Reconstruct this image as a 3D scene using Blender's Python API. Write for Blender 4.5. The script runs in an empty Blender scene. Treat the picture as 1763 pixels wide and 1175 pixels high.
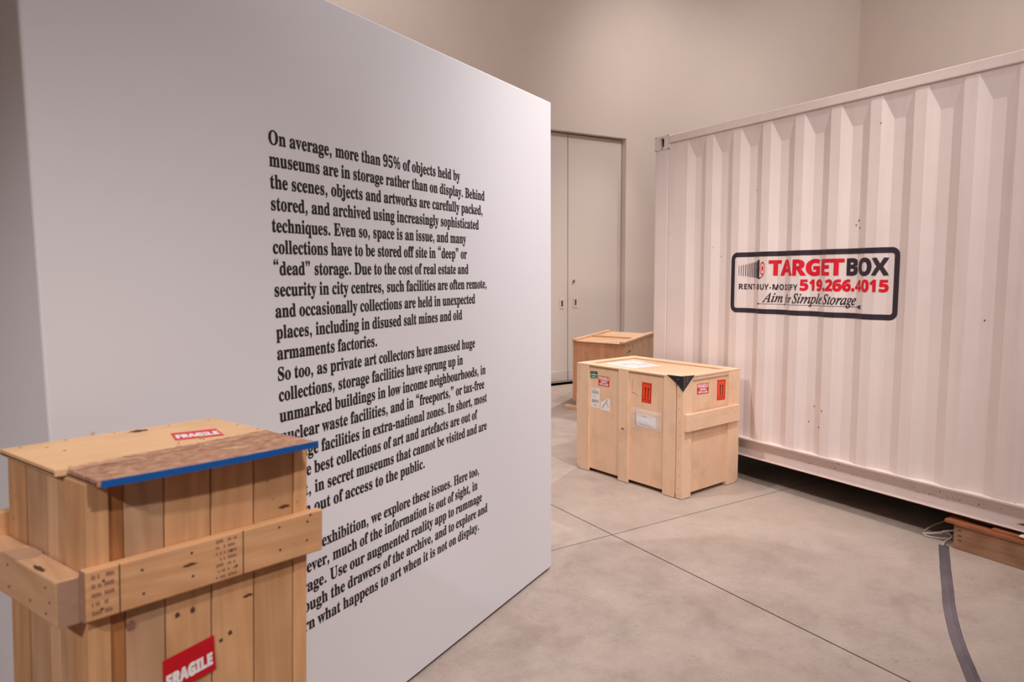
import bpy, bmesh, math, random
from mathutils import Vector, Matrix, noise
from mathutils.geometry import tessellate_polygon
random.seed(7)
S = bpy.context.scene
COL = S.collection

# ------------------------------------------------------------------ camera
cam = bpy.data.objects.new('camera', bpy.data.cameras.new('camera'))
COL.objects.link(cam)
R_ = Vector((0.85243866, -0.52278391, -0.00673174))
U_ = Vector((0.0569158, 0.079991, 0.99516935))
F_ = Vector((0.51972004, 0.84870397, -0.09794209))
cam.matrix_world = Matrix(((R_.x, U_.x, -F_.x, 0), (R_.y, U_.y, -F_.y, 0), (R_.z, U_.z, -F_.z, 1.65), (0, 0, 0, 1)))
cam.data.sensor_width = 36
cam.data.lens = 1179.4 / 1763 * 36
cam.data.clip_start = 0.05
cam.data.clip_end = 100
cam.data.dof.use_dof = True
cam.data.dof.focus_distance = 3.6
cam.data.dof.aperture_fstop = 4.0
S.camera = cam

# ------------------------------------------------------------------ world, lights, exposure
wd = bpy.data.worlds.new('world'); S.world = wd; wd.use_nodes = True
wd.node_tree.nodes['Background'].inputs[0].default_value = (1, .93, .9, 1)
wd.node_tree.nodes['Background'].inputs[1].default_value = 0.0
S.view_settings.view_transform = 'Standard'
S.view_settings.look = 'None'
S.view_settings.gamma = 1
S.view_settings.use_curve_mapping = False
S.view_settings.exposure = 0.08

def spot(loc, target, power, angle, color=(1, .90, .84), blend=.6, radius=.05):
    l = bpy.data.lights.new('spot_light', 'SPOT')
    l.energy = power; l.spot_size = math.radians(angle); l.spot_blend = blend
    l.shadow_soft_size = radius; l.color = color
    o = bpy.data.objects.new('spot_light', l); COL.objects.link(o)
    o.location = loc
    o.rotation_euler = (Vector(target) - Vector(loc)).to_track_quat('-Z', 'Y').to_euler()
    return o

WARM = (1, .925, .875)
spot((3.3, 1.35, 5.1), (2.75, 3.5, .3), 480, 70, WARM, 1.0)          # key over the aisle
spot((.75, .4, 4.9), (4.3, 3.2, 1.3), 210, 60, WARM, 1.0)            # on the container side
spot((.2, 4.3, 5.4), (3.8, 4.0, .6), 420, 50, WARM, 1.0)             # added to brighten the pale crate from the left
spot((6.7, 4.9, 6.0), (8.1, 8.2, 3.7), 260, 90, WARM, 1.0, .2)       # washer on the door wall
spot((7.9, 7.2, 5.2), (5.2, 6.3, .3), 600, 75, WARM, .9)             # on the far crate
spot((4.5, 3.7, 5.4), (5.2, 6.7, .4), 330, 60, WARM, 1.0, .1)        # added to lift the far aisle and the crate fronts there
spot((1.9, 6.2, 6.6), (2.6, 8.2, 4.8), 120, 80, WARM, 1.0, .2)       # washer on the wall above the partition
spot((.2, -4.4, 6.2), (4.0, 4.8, .8), 800, 40, WARM, 1.0, .4)      # flood added behind the viewer to lift upright faces
spot((9.3, 2.5, 6.2), (12.4, 8.0, 4.4), 500, 90, WARM, 1.0, .2)      # added to brighten the right-hand wall corner
spot((1.3, -1.7, 4.8), (.25, 1.5, .95), 370, 36, WARM, 1.0, .1)      # on the tall crate
spot((-2.8, -1.2, 4.4), (-.2, 1.5, .9), 420, 30, WARM, 1.0, .1)     # added on the left to brighten the tall crate's side
spot((2.3, .3, 5.0), (1.4, 2.6, 1.9), 90, 60, (1, .95, .94), 1.0, .1)    # added to brighten the upper part of the printed partition
al = bpy.data.lights.new('ambient_fill', 'AREA'); al.energy = 270; al.size = 9; al.color = WARM  # soft area lamp added in place of bounced room light
ao = bpy.data.objects.new('ambient_fill', al); COL.objects.link(ao); ao.location = (3.5, 1.5, 7.8)

# ------------------------------------------------------------------ materials
def nt(name):
    m = bpy.data.materials.new(name); m.use_nodes = True
    t = m.node_tree
    return m, t, t.nodes['Principled BSDF']
def N(t, kind, **kw):
    n = t.nodes.new(kind)
    for k, v in kw.items():
        if hasattr(n, k): setattr(n, k, v)
        else: n.inputs[k].default_value = v
    return n
def c4(c): return (c[0], c[1], c[2], 1)
def s2l(r, g, b):
    f = lambda v: (v / 255 / 12.92) if v / 255 <= .04045 else ((v / 255 + .055) / 1.055) ** 2.4
    return (f(r), f(g), f(b))
def plain(name, col, rough=.6, metal=0, bump=0, bscale=200, spec=.5, var=0):
    m, t, b = nt(name)
    b.inputs['Base Color'].default_value = c4(col); b.inputs['Roughness'].default_value = rough
    b.inputs['Metallic'].default_value = metal; b.inputs['Specular IOR Level'].default_value = spec
    tc = N(t, 'ShaderNodeTexCoord')
    if var:
        no = N(t, 'ShaderNodeTexNoise', Scale=2.5, Detail=5.0)
        t.links.new(tc.outputs['Object'], no.inputs['Vector'])
        cr = N(t, 'ShaderNodeValToRGB')
        cr.color_ramp.elements[0].position = .3; cr.color_ramp.elements[1].position = .7
        cr.color_ramp.elements[0].color = c4([v * (1 - var) for v in col]); cr.color_ramp.elements[1].color = c4([min(1, v * (1 + var * .5)) for v in col])
        t.links.new(no.outputs['Fac'], cr.inputs[0]); t.links.new(cr.outputs[0], b.inputs['Base Color'])
    if bump:
        no = N(t, 'ShaderNodeTexNoise', Scale=float(bscale), Detail=3.0)
        t.links.new(tc.outputs['Object'], no.inputs['Vector'])
        bp = N(t, 'ShaderNodeBump', Strength=bump, Distance=.002)
        t.links.new(no.outputs['Fac'], bp.inputs['Height']); t.links.new(bp.outputs[0], b.inputs['Normal'])
    return m
def mixc(t, fac, a, b_, blend='MIX'):
    n = t.nodes.new('ShaderNodeMix'); n.data_type = 'RGBA'; n.blend_type = blend
    for s, v in ((n.inputs[0], fac), (n.inputs[6], a), (n.inputs[7], b_)):
        if isinstance(v, (int, float)): s.default_value = v
        elif isinstance(v, tuple): s.default_value = c4(v)
        else: t.links.new(v, s)
    return n.outputs[2]
def wood(name, light, dark, axis='z', grain=22.0, var=.18, rough=.62, speck=0.0, contrast=1.0, rings=.5):
    m, t, b = nt(name)
    tc = N(t, 'ShaderNodeTexCoord'); oi = N(t, 'ShaderNodeObjectInfo')
    mul = N(t, 'ShaderNodeMath', operation='MULTIPLY'); mul.inputs[1].default_value = 37.0
    t.links.new(oi.outputs['Random'], mul.inputs[0])
    cmb = N(t, 'ShaderNodeCombineXYZ')
    for i in range(3): t.links.new(mul.outputs[0], cmb.inputs[i])
    add = N(t, 'ShaderNodeVectorMath', operation='ADD')
    t.links.new(tc.outputs['Object'], add.inputs[0]); t.links.new(cmb.outputs[0], add.inputs[1])
    sc = {'z': (grain, grain, 1.0), 'x': (1.0, grain, grain), 'y': (grain, 1.0, grain)}[axis]
    mp = N(t, 'ShaderNodeMapping'); mp.inputs['Scale'].default_value = sc
    t.links.new(add.outputs[0], mp.inputs['Vector'])
    n1 = N(t, 'ShaderNodeTexNoise', Scale=1.6, Detail=7.0, Roughness=.62, Distortion=.6)
    t.links.new(mp.outputs[0], n1.inputs['Vector'])
    mp2 = N(t, 'ShaderNodeMapping'); mp2.inputs['Scale'].default_value = tuple(v if v == 1.0 else v * .22 for v in sc)
    t.links.new(add.outputs[0], mp2.inputs['Vector'])
    wv = N(t, 'ShaderNodeTexNoise', Scale=.9, Detail=1.0, Distortion=.2)
    t.links.new(mp2.outputs[0], wv.inputs['Vector'])
    sn = N(t, 'ShaderNodeMath', operation='MULTIPLY'); sn.inputs[1].default_value = 75.0
    t.links.new(wv.outputs['Fac'], sn.inputs[0])
    si = N(t, 'ShaderNodeMath', operation='SINE'); t.links.new(sn.outputs[0], si.inputs[0])
    ma = N(t, 'ShaderNodeMapRange'); ma.inputs[1].default_value = -1; ma.inputs[2].default_value = 1
    t.links.new(si.outputs[0], ma.inputs[0])
    ad = N(t, 'ShaderNodeMath', operation='MULTIPLY_ADD'); ad.inputs[1].default_value = rings * .35
    t.links.new(ma.outputs[0], ad.inputs[0]); t.links.new(n1.outputs['Fac'], ad.inputs[2])
    cr = N(t, 'ShaderNodeValToRGB')
    cr.color_ramp.elements[0].position = .38; cr.color_ramp.elements[1].position = .38 + .42 / contrast
    cr.color_ramp.elements[0].color = c4(light); cr.color_ramp.elements[1].color = c4(dark)
    t.links.new(ad.outputs[0], cr.inputs[0])
    col = cr.outputs[0]
    # board-to-board tone
    hv = N(t, 'ShaderNodeHueSaturation')
    mr = N(t, 'ShaderNodeMapRange'); mr.inputs[3].default_value = 1 - var; mr.inputs[4].default_value = 1 + var * .5
    t.links.new(oi.outputs['Random'], mr.inputs[0]); t.links.new(mr.outputs[0], hv.inputs['Value'])
    t.links.new(col, hv.inputs['Color']); col = hv.outputs[0]
    # soft blotches of grime
    n3 = N(t, 'ShaderNodeTexNoise', Scale=6.0, Detail=4.0); t.links.new(add.outputs[0], n3.inputs['Vector'])
    r3 = N(t, 'ShaderNodeMapRange'); r3.inputs[1].default_value = .5; r3.inputs[2].default_value = .8; r3.inputs[4].default_value = .35
    t.links.new(n3.outputs['Fac'], r3.inputs[0])
    col = mixc(t, r3.outputs[0], col, tuple(v * .55 for v in dark))
    if speck:
        vo = N(t, 'ShaderNodeTexVoronoi', Scale=24.0); t.links.new(add.outputs[0], vo.inputs['Vector'])
        r4 = N(t, 'ShaderNodeMapRange'); r4.inputs[1].default_value = .10; r4.inputs[2].default_value = .05; r4.inputs[4].default_value = speck
        t.links.new(vo.outputs['Distance'], r4.inputs[0])
        n5 = N(t, 'ShaderNodeTexNoise', Scale=5.0); t.links.new(add.outputs[0], n5.inputs['Vector'])
        r5 = N(t, 'ShaderNodeMapRange'); r5.inputs[1].default_value = .5; r5.inputs[2].default_value = .56
        t.links.new(n5.outputs['Fac'], r5.inputs[0])
        mm = N(t, 'ShaderNodeMath', operation='MULTIPLY'); t.links.new(r4.outputs[0], mm.inputs[0]); t.links.new(r5.outputs[0], mm.inputs[1])
        col = mixc(t, mm.outputs[0], col, (.10, .05, .035))
    t.links.new(col, b.inputs['Base Color'])
    b.inputs['Roughness'].default_value = rough; b.inputs['Specular IOR Level'].default_value = .35
    bp = N(t, 'ShaderNodeBump', Strength=.25, Distance=.0015)
    t.links.new(ad.outputs[0], bp.inputs['Height']); t.links.new(bp.outputs[0], b.inputs['Normal'])
    return m

def fibre():
    """ragged brown wood fibre: blotches stretched slightly along the strip, strong relief"""
    m, t, b = nt('torn_brown_fibre')
    tc = N(t, 'ShaderNodeTexCoord'); mp = N(t, 'ShaderNodeMapping'); mp.inputs['Scale'].default_value = (14, 38, 14); mp.inputs['Rotation'].default_value = (0, 0, .25)
    t.links.new(tc.outputs['Object'], mp.inputs[0])
    n1 = N(t, 'ShaderNodeTexNoise', Scale=1.7, Detail=8.0, Roughness=.7, Distortion=1.6); t.links.new(mp.outputs[0], n1.inputs['Vector'])
    cr = N(t, 'ShaderNodeValToRGB'); e = cr.color_ramp.elements
    e[0].position = .30; e[0].color = (.22, .09, .055, 1); e[1].position = .72; e[1].color = (.78, .52, .35, 1)
    x = e.new(.48); x.color = (.52, .27, .17, 1)
    t.links.new(n1.outputs['Fac'], cr.inputs[0]); t.links.new(cr.outputs[0], b.inputs['Base Color'])
    b.inputs['Roughness'].default_value = .9
    bp = N(t, 'ShaderNodeBump', Strength=1.0, Distance=.006); t.links.new(n1.outputs['Fac'], bp.inputs['Height']); t.links.new(bp.outputs[0], b.inputs['Normal'])
    return m
M_wall = plain('wall_paint', (.76, .66, .61), .75, bump=.08, bscale=60, spec=.2, var=.015)
M_panel = plain('partition_paint', (.76, .76, .825), .55, bump=.05, bscale=90, spec=.25)
M_door = plain('door_paint', (.72, .64, .60), .6, spec=.3)
M_ceil = plain('ceiling_paint', (.7, .64, .6), .9)
M_ink = plain('black_vinyl', (.022, .017, .018), .5, spec=.3)
M_gap = plain('dark_gap', (.02, .016, .015), .9)
M_steel = plain('satin_steel', (.42, .36, .33), .35, .8)
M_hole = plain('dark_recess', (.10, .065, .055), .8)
M_red = plain('red_label', s2l(214, 22, 44), .42)
M_redd = plain('deep_red_label', s2l(196, 8, 30), .42)
M_orange = plain('orange_label', s2l(255, 72, 30), .45)
M_white = plain('white_paper', (.86, .82, .83), .5)
M_green = plain('green_label', s2l(12, 104, 78), .5)
M_black = plain('black_print', (.035, .022, .022), .6)
M_grey = plain('grey_print', (.30, .26, .27), .6)
M_blue = plain('blue_tape', s2l(0, 84, 160), .5, bump=.2, bscale=120)
M_btape = plain('black_tape', (.022, .020, .024), .38, bump=.6, bscale=60)
M_duct = plain('grey_duct_tape', s2l(112, 104, 113), .4, bump=.9, bscale=45, var=.45)
M_cable = plain('white_cable', (.55, .47, .43), .5)
M_nail = plain('dull_nail', (.10, .10, .09), .5, .5)
M_knot = plain('knot_wood', (.09, .03, .02), .7, bump=.4)
M_stamp = plain('brown_ink', (.25, .12, .085), .8)
M_endg = plain('end_grain', (.40, .235, .165), .8, bump=.6, bscale=90, var=.2)
M_chip = plain('pale_splinters', (.50, .30, .20), .9, bump=1.0, bscale=50, var=.35)
M_fibre = fibre()
M_decR = plain('red_vinyl', s2l(218, 20, 46), .4)
M_decK = plain('charcoal_vinyl', s2l(52, 42, 52), .4)
M_rust = plain('rust', (.20, .045, .03), .9, bump=.5)

PINE_L, PINE_D = (.74, .42, .215), (.60, .31, .15)
M_pine = wood('pine_upright', PINE_L, PINE_D, 'z', 26, .22, speck=.55)
M_pinex = wood('pine_across', (.74, .42, .22), (.60, .31, .15), 'x', 24, .06, speck=.15)
M_piney = wood('pine_along', (.70, .43, .26), (.58, .33, .19), 'y', 24, .06, speck=.2)
M_pinebrown = wood('bark_edge_pine', (.50, .21, .075), (.20, .07, .025), 'z', 12, .1)
M_pinegrey = wood('weathered_pine', (.68, .42, .26), (.54, .31, .18), 'z', 26, .14, speck=.3)
M_lid = wood('lid_plywood', (.80, .52, .30), (.72, .43, .23), 'x', 9, .03, contrast=.8, rings=.15, speck=.15)
M_ply = wood('birch_plywood', (.85, .58, .40), (.76, .50, .33), 'z', 9, .05, contrast=.8, rings=.12, speck=.25)
M_plyx = wood('birch_plywood_across', (.80, .54, .36), (.71, .46, .30), 'x', 9, .05, contrast=.8, rings=.12, speck=.2)
M_batt = wood('birch_batten', (.86, .60, .42), (.79, .535, .36), 'z', 12, .07, contrast=.8, rings=.12, speck=.35)
M_battx = wood('birch_batten_across', (.86, .60, .42), (.79, .535, .36), 'x', 12, .05, contrast=.8, rings=.12, speck=.2)
M_batty = wood('birch_batten_along', (.86, .60, .42), (.79, .535, .36), 'y', 12, .05, contrast=.8, rings=.12)
M_plyor = wood('orange_plywood', (.72, .37, .215), (.60, .28, .15), 'z', 14, .04, contrast=1, rings=.3, speck=.1)
M_plytan = wood('tan_plywood', (.68, .46, .29), (.56, .36, .215), 'z', 9, .04, speck=.9)
M_lid3 = wood('bright_pine', (.80, .52, .32), (.66, .38, .22), 'x', 16, .05, rings=.3)
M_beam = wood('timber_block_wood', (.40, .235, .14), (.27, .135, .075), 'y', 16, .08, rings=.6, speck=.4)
M_redply = wood('red_brown_board', (.42, .15, .065), (.27, .085, .035), 'y', 14, .1)

# concrete
def concrete():
    m, t, b = nt('polished_concrete')
    tc = N(t, 'ShaderNodeTexCoord')
    def nz(scale, detail, dist=0, rough=.55, sc=None):
        n = N(t, 'ShaderNodeTexNoise', Scale=scale, Detail=detail, Distortion=dist, Roughness=rough)
        if sc:
            mp = N(t, 'ShaderNodeMapping'); mp.inputs['Scale'].default_value = sc; mp.inputs['Rotation'].default_value = (0, 0, .5)
            t.links.new(tc.outputs['Object'], mp.inputs[0]); t.links.new(mp.outputs[0], n.inputs['Vector'])
        else: t.links.new(tc.outputs['Object'], n.inputs['Vector'])
        return n.outputs['Fac']
    cr = N(t, 'ShaderNodeValToRGB')
    e = cr.color_ramp.elements
    e[0].position = .34; e[0].color = (.36, .28, .25, 1); e[1].position = .66; e[1].color = (.53, .44, .395, 1)
    x = e.new(.5); x.color = (.455, .375, .34, 1)
    t.links.new(nz(2.6, 12, .25, .7), cr.inputs[0])
    col = cr.outputs[0]
    rw = N(t, 'ShaderNodeMapRange'); rw.inputs[1].default_value = .42; rw.inputs[2].default_value = .66; rw.inputs[4].default_value = .55
    t.links.new(nz(.55, 3, .3), rw.inputs[0]); col = mixc(t, rw.outputs[0], col, (.53, .42, .35))
    rg = N(t, 'ShaderNodeMapRange'); rg.inputs[1].default_value = .50; rg.inputs[2].default_value = .68; rg.inputs[4].default_value = .6
    t.links.new(nz(1.6, 8, .15, .65, (1, 1.3, 3)), rg.inputs[0]); col = mixc(t, rg.outputs[0], col, (.455, .40, .36))
    rf = N(t, 'ShaderNodeMapRange'); rf.inputs[1].default_value = .3; rf.inputs[2].default_value = .7; rf.inputs[3].default_value = -.0; rf.inputs[4].default_value = .28
    t.links.new(nz(55, 4, .4, .6), rf.inputs[0]); col = mixc(t, rf.outputs[0], col, (.30, .24, .21))
    r = N(t, 'ShaderNodeMapRange'); r.inputs[1].default_value = .45; r.inputs[2].default_value = .75; r.inputs[4].default_value = .30
    t.links.new(nz(7, 9, .3, .7), r.inputs[0]); col = mixc(t, r.outputs[0], col, (.275, .225, .19))
    # small dark scratches
    r2 = N(t, 'ShaderNodeMapRange'); r2.inputs[1].default_value = .615; r2.inputs[2].default_value = .69; r2.inputs[4].default_value = .45
    t.links.new(nz(13, 5, 2.2, .65, (1.0, 2.6, 1)), r2.inputs[0])
    r3 = N(t, 'ShaderNodeMapRange'); r3.inputs[1].default_value = .44; r3.inputs[2].default_value = .56
    t.links.new(nz(1.7, 3), r3.inputs[0])
    mm = N(t, 'ShaderNodeMath', operation='MULTIPLY'); t.links.new(r2.outputs[0], mm.inputs[0]); t.links.new(r3.outputs[0], mm.inputs[1])
    col = mixc(t, mm.outputs[0], col, (.20, .13, .10))
    t.links.new(col, b.inputs['Base Color'])
    rr = N(t, 'ShaderNodeMapRange'); rr.inputs[3].default_value = .42; rr.inputs[4].default_value = .62
    t.links.new(nz(3, 5), rr.inputs[0]); t.links.new(rr.outputs[0], b.inputs['Roughness'])
    b.inputs['Specular IOR Level'].default_value = .35
    bp = N(t, 'ShaderNodeBump', Strength=.08, Distance=.002)
    t.links.new(nz(90, 4), bp.inputs['Height']); t.links.new(bp.outputs[0], b.inputs['Normal'])
    return m
M_conc = concrete()

# container paint: off-white with chips and grime
def cont_paint(name, col, chips=.5):
    m, t, b = nt(name)
    tc = N(t, 'ShaderNodeTexCoord')
    n1 = N(t, 'ShaderNodeTexNoise', Scale=1.3, Detail=5.0); t.links.new(tc.outputs['Object'], n1.inputs['Vector'])
    cr = N(t, 'ShaderNodeValToRGB'); e = cr.color_ramp.elements
    e[0].position = .35; e[0].color = c4([v * .95 for v in col]); e[1].position = .65; e[1].color = c4(col)
    t.links.new(n1.outputs['Fac'], cr.inputs[0]); c = cr.outputs[0]
    mp = N(t, 'ShaderNodeMapping'); mp.inputs['Scale'].default_value = (14, 14, .7)
    t.links.new(tc.outputs['Object'], mp.inputs[0])
    n2 = N(t, 'ShaderNodeTexNoise', Scale=1.5, Detail=4.0); t.links.new(mp.outputs[0], n2.inputs['Vector'])
    r2 = N(t, 'ShaderNodeMapRange'); r2.inputs[1].default_value = .5; r2.inputs[2].default_value = .8; r2.inputs[4].default_value = .25
    t.links.new(n2.outputs['Fac'], r2.inputs[0]); c = mixc(t, r2.outputs[0], c, (.62, .47, .42))
    vo = N(t, 'ShaderNodeTexVoronoi', Scale=9.0); t.links.new(tc.outputs['Object'], vo.inputs['Vector'])
    n6 = N(t, 'ShaderNodeTexNoise', Scale=80.0, Detail=2.0); t.links.new(tc.outputs['Object'], n6.inputs['Vector'])
    ad = N(t, 'ShaderNodeMath', operation='MULTIPLY_ADD'); ad.inputs[1].default_value = .12
    t.links.new(n6.outputs['Fac'], ad.inputs[0]); t.links.new(vo.outputs['Distance'], ad.inputs[2])
    r4 = N(t, 'ShaderNodeMapRange'); r4.inputs[1].default_value = .125; r4.inputs[2].default_value = .10; r4.inputs[4].default_value = .85
    t.links.new(ad.outputs[0], r4.inputs[0])
    n5 = N(t, 'ShaderNodeTexNoise', Scale=2.3, Detail=2.0); t.links.new(tc.outputs['Object'], n5.inputs['Vector'])
    r5 = N(t, 'ShaderNodeMapRange'); r5.inputs[1].default_value = .64 - chips * .1; r5.inputs[2].default_value = .66 - chips * .1
    t.links.new(n5.outputs['Fac'], r5.inputs[0])
    mm = N(t, 'ShaderNodeMath', operation='MULTIPLY'); t.links.new(r4.outputs[0], mm.inputs[0]); t.links.new(r5.outputs[0], mm.inputs[1])
    c = mixc(t, mm.outputs[0], c, (.20, .12, .12))
    t.links.new(c, b.inputs['Base Color'])
    b.inputs['Roughness'].default_value = .5; b.inputs['Specular IOR Level'].default_value = .35
    n7 = N(t, 'ShaderNodeTexNoise', Scale=3.0, Detail=3.0); t.links.new(tc.outputs['Object'], n7.inputs['Vector'])
    bp = N(t, 'ShaderNodeBump', Strength=.25, Distance=.03)
    t.links.new(n7.outputs['Fac'], bp.inputs['Height']); t.links.new(bp.outputs[0], b.inputs['Normal'])
    return m
M_cont = cont_paint('container_paint', (.80, .69, .67), .1)
M_rail = cont_paint('container_rail_paint', (.78, .67, .64), 1.3)
def clear_plastic():
    m, t, b = nt('clear_plastic')
    b.inputs['Base Color'].default_value = (.95, .93, .95, 1); b.inputs['Roughness'].default_value = .12
    b.inputs['Alpha'].default_value = .32
    tc = N(t, 'ShaderNodeTexCoord'); no = N(t, 'ShaderNodeTexNoise', Scale=14.0, Detail=2.0)
    t.links.new(tc.outputs['Object'], no.inputs['Vector'])
    bp = N(t, 'ShaderNodeBump', Strength=.6, Distance=.01)
    t.links.new(no.outputs['Fac'], bp.inputs['Height']); t.links.new(bp.outputs[0], b.inputs['Normal'])
    return m
M_plas = clear_plastic()

# ------------------------------------------------------------------ mesh helpers
def link(name, verts, faces, mat, parent=None, bevel=0, smooth=False, label=None, mats=None, mi=None, kind=None):
    me = bpy.data.meshes.new(name)
    me.from_pydata([tuple(v) for v in verts], [], faces)
    bm = bmesh.new(); bm.from_mesh(me); bmesh.ops.recalc_face_normals(bm, faces=bm.faces) if not smooth == 'keep' else None
    bm.to_mesh(me); bm.free()
    me.materials.append(mat)
    if mats:
        for x in mats: me.materials.append(x)
        for p, k in zip(me.polygons, mi): p.material_index = k
    o = bpy.data.objects.new(name, me); COL.objects.link(o)
    if parent: o.parent = parent
    if bevel:
        b = o.modifiers.new('bevel', 'BEVEL'); b.width = bevel; b.segments = 2; b.limit_method = 'ANGLE'; b.harden_normals = False
    if smooth is True:
        for p in me.polygons: p.use_smooth = True
    if label: o['label'] = label
    if kind: o['kind'] = kind
    return o
BF = [(0, 3, 2, 1), (4, 5, 6, 7), (0, 1, 5, 4), (1, 2, 6, 5), (2, 3, 7, 6), (3, 0, 4, 7)]
def boxv(x0, x1, y0, y1, z0, z1, fn=None):
    v = [(x0, y0, z0), (x1, y0, z0), (x1, y1, z0), (x0, y1, z0), (x0, y0, z1), (x1, y0, z1), (x1, y1, z1), (x0, y1, z1)]
    return [fn(*p) for p in v] if fn else v
def box(name, x0, x1, y0, y1, z0, z1, mat, parent=None, fn=None, bevel=0, **kw):
    return link(name, boxv(x0, x1, y0, y1, z0, z1, fn), BF, mat, parent, bevel, **kw)
class MB:
    def __init__(s): s.v = []; s.f = []; s.m = []
    def add(s, v, f, m=0):
        n = len(s.v); s.v += [tuple(p) for p in v]; s.f += [tuple(i + n for i in q) for q in f]; s.m += [m] * len(f); return s
    def box(s, *a, fn=None, m=0): return s.add(boxv(*a, fn=fn), BF, m)
    def prism(s, pts, fn_lo, fn_hi, m=0):
        n = len(pts); v = [fn_lo(*p) for p in pts] + [fn_hi(*p) for p in pts]
        f = [tuple(range(n - 1, -1, -1)), tuple(range(n, 2 * n))] + [(i, (i + 1) % n, n + (i + 1) % n, n + i) for i in range(n)]
        return s.add(v, f, m)
    def build(s, name, mat, parent=None, **kw):
        mats = kw.pop('mats', None)
        return link(name, s.v, s.f, mat, parent, mats=mats, mi=s.m if mats else None, **kw)
def empty(name, loc, rz=0, label=None, cat=None, group=None):
    o = bpy.data.objects.new(name, None); COL.objects.link(o); o.location = loc; o.rotation_euler = (0, 0, rz)
    if label: o['label'] = label
    if cat: o['category'] = cat
    if group: o['group'] = group
    return o
def tag(o, label=None, cat=None, group=None, kind=None):
    for k, v in (('label', label), ('category', cat), ('group', group), ('kind', kind)):
        if v: o[k] = v
    return o

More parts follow.
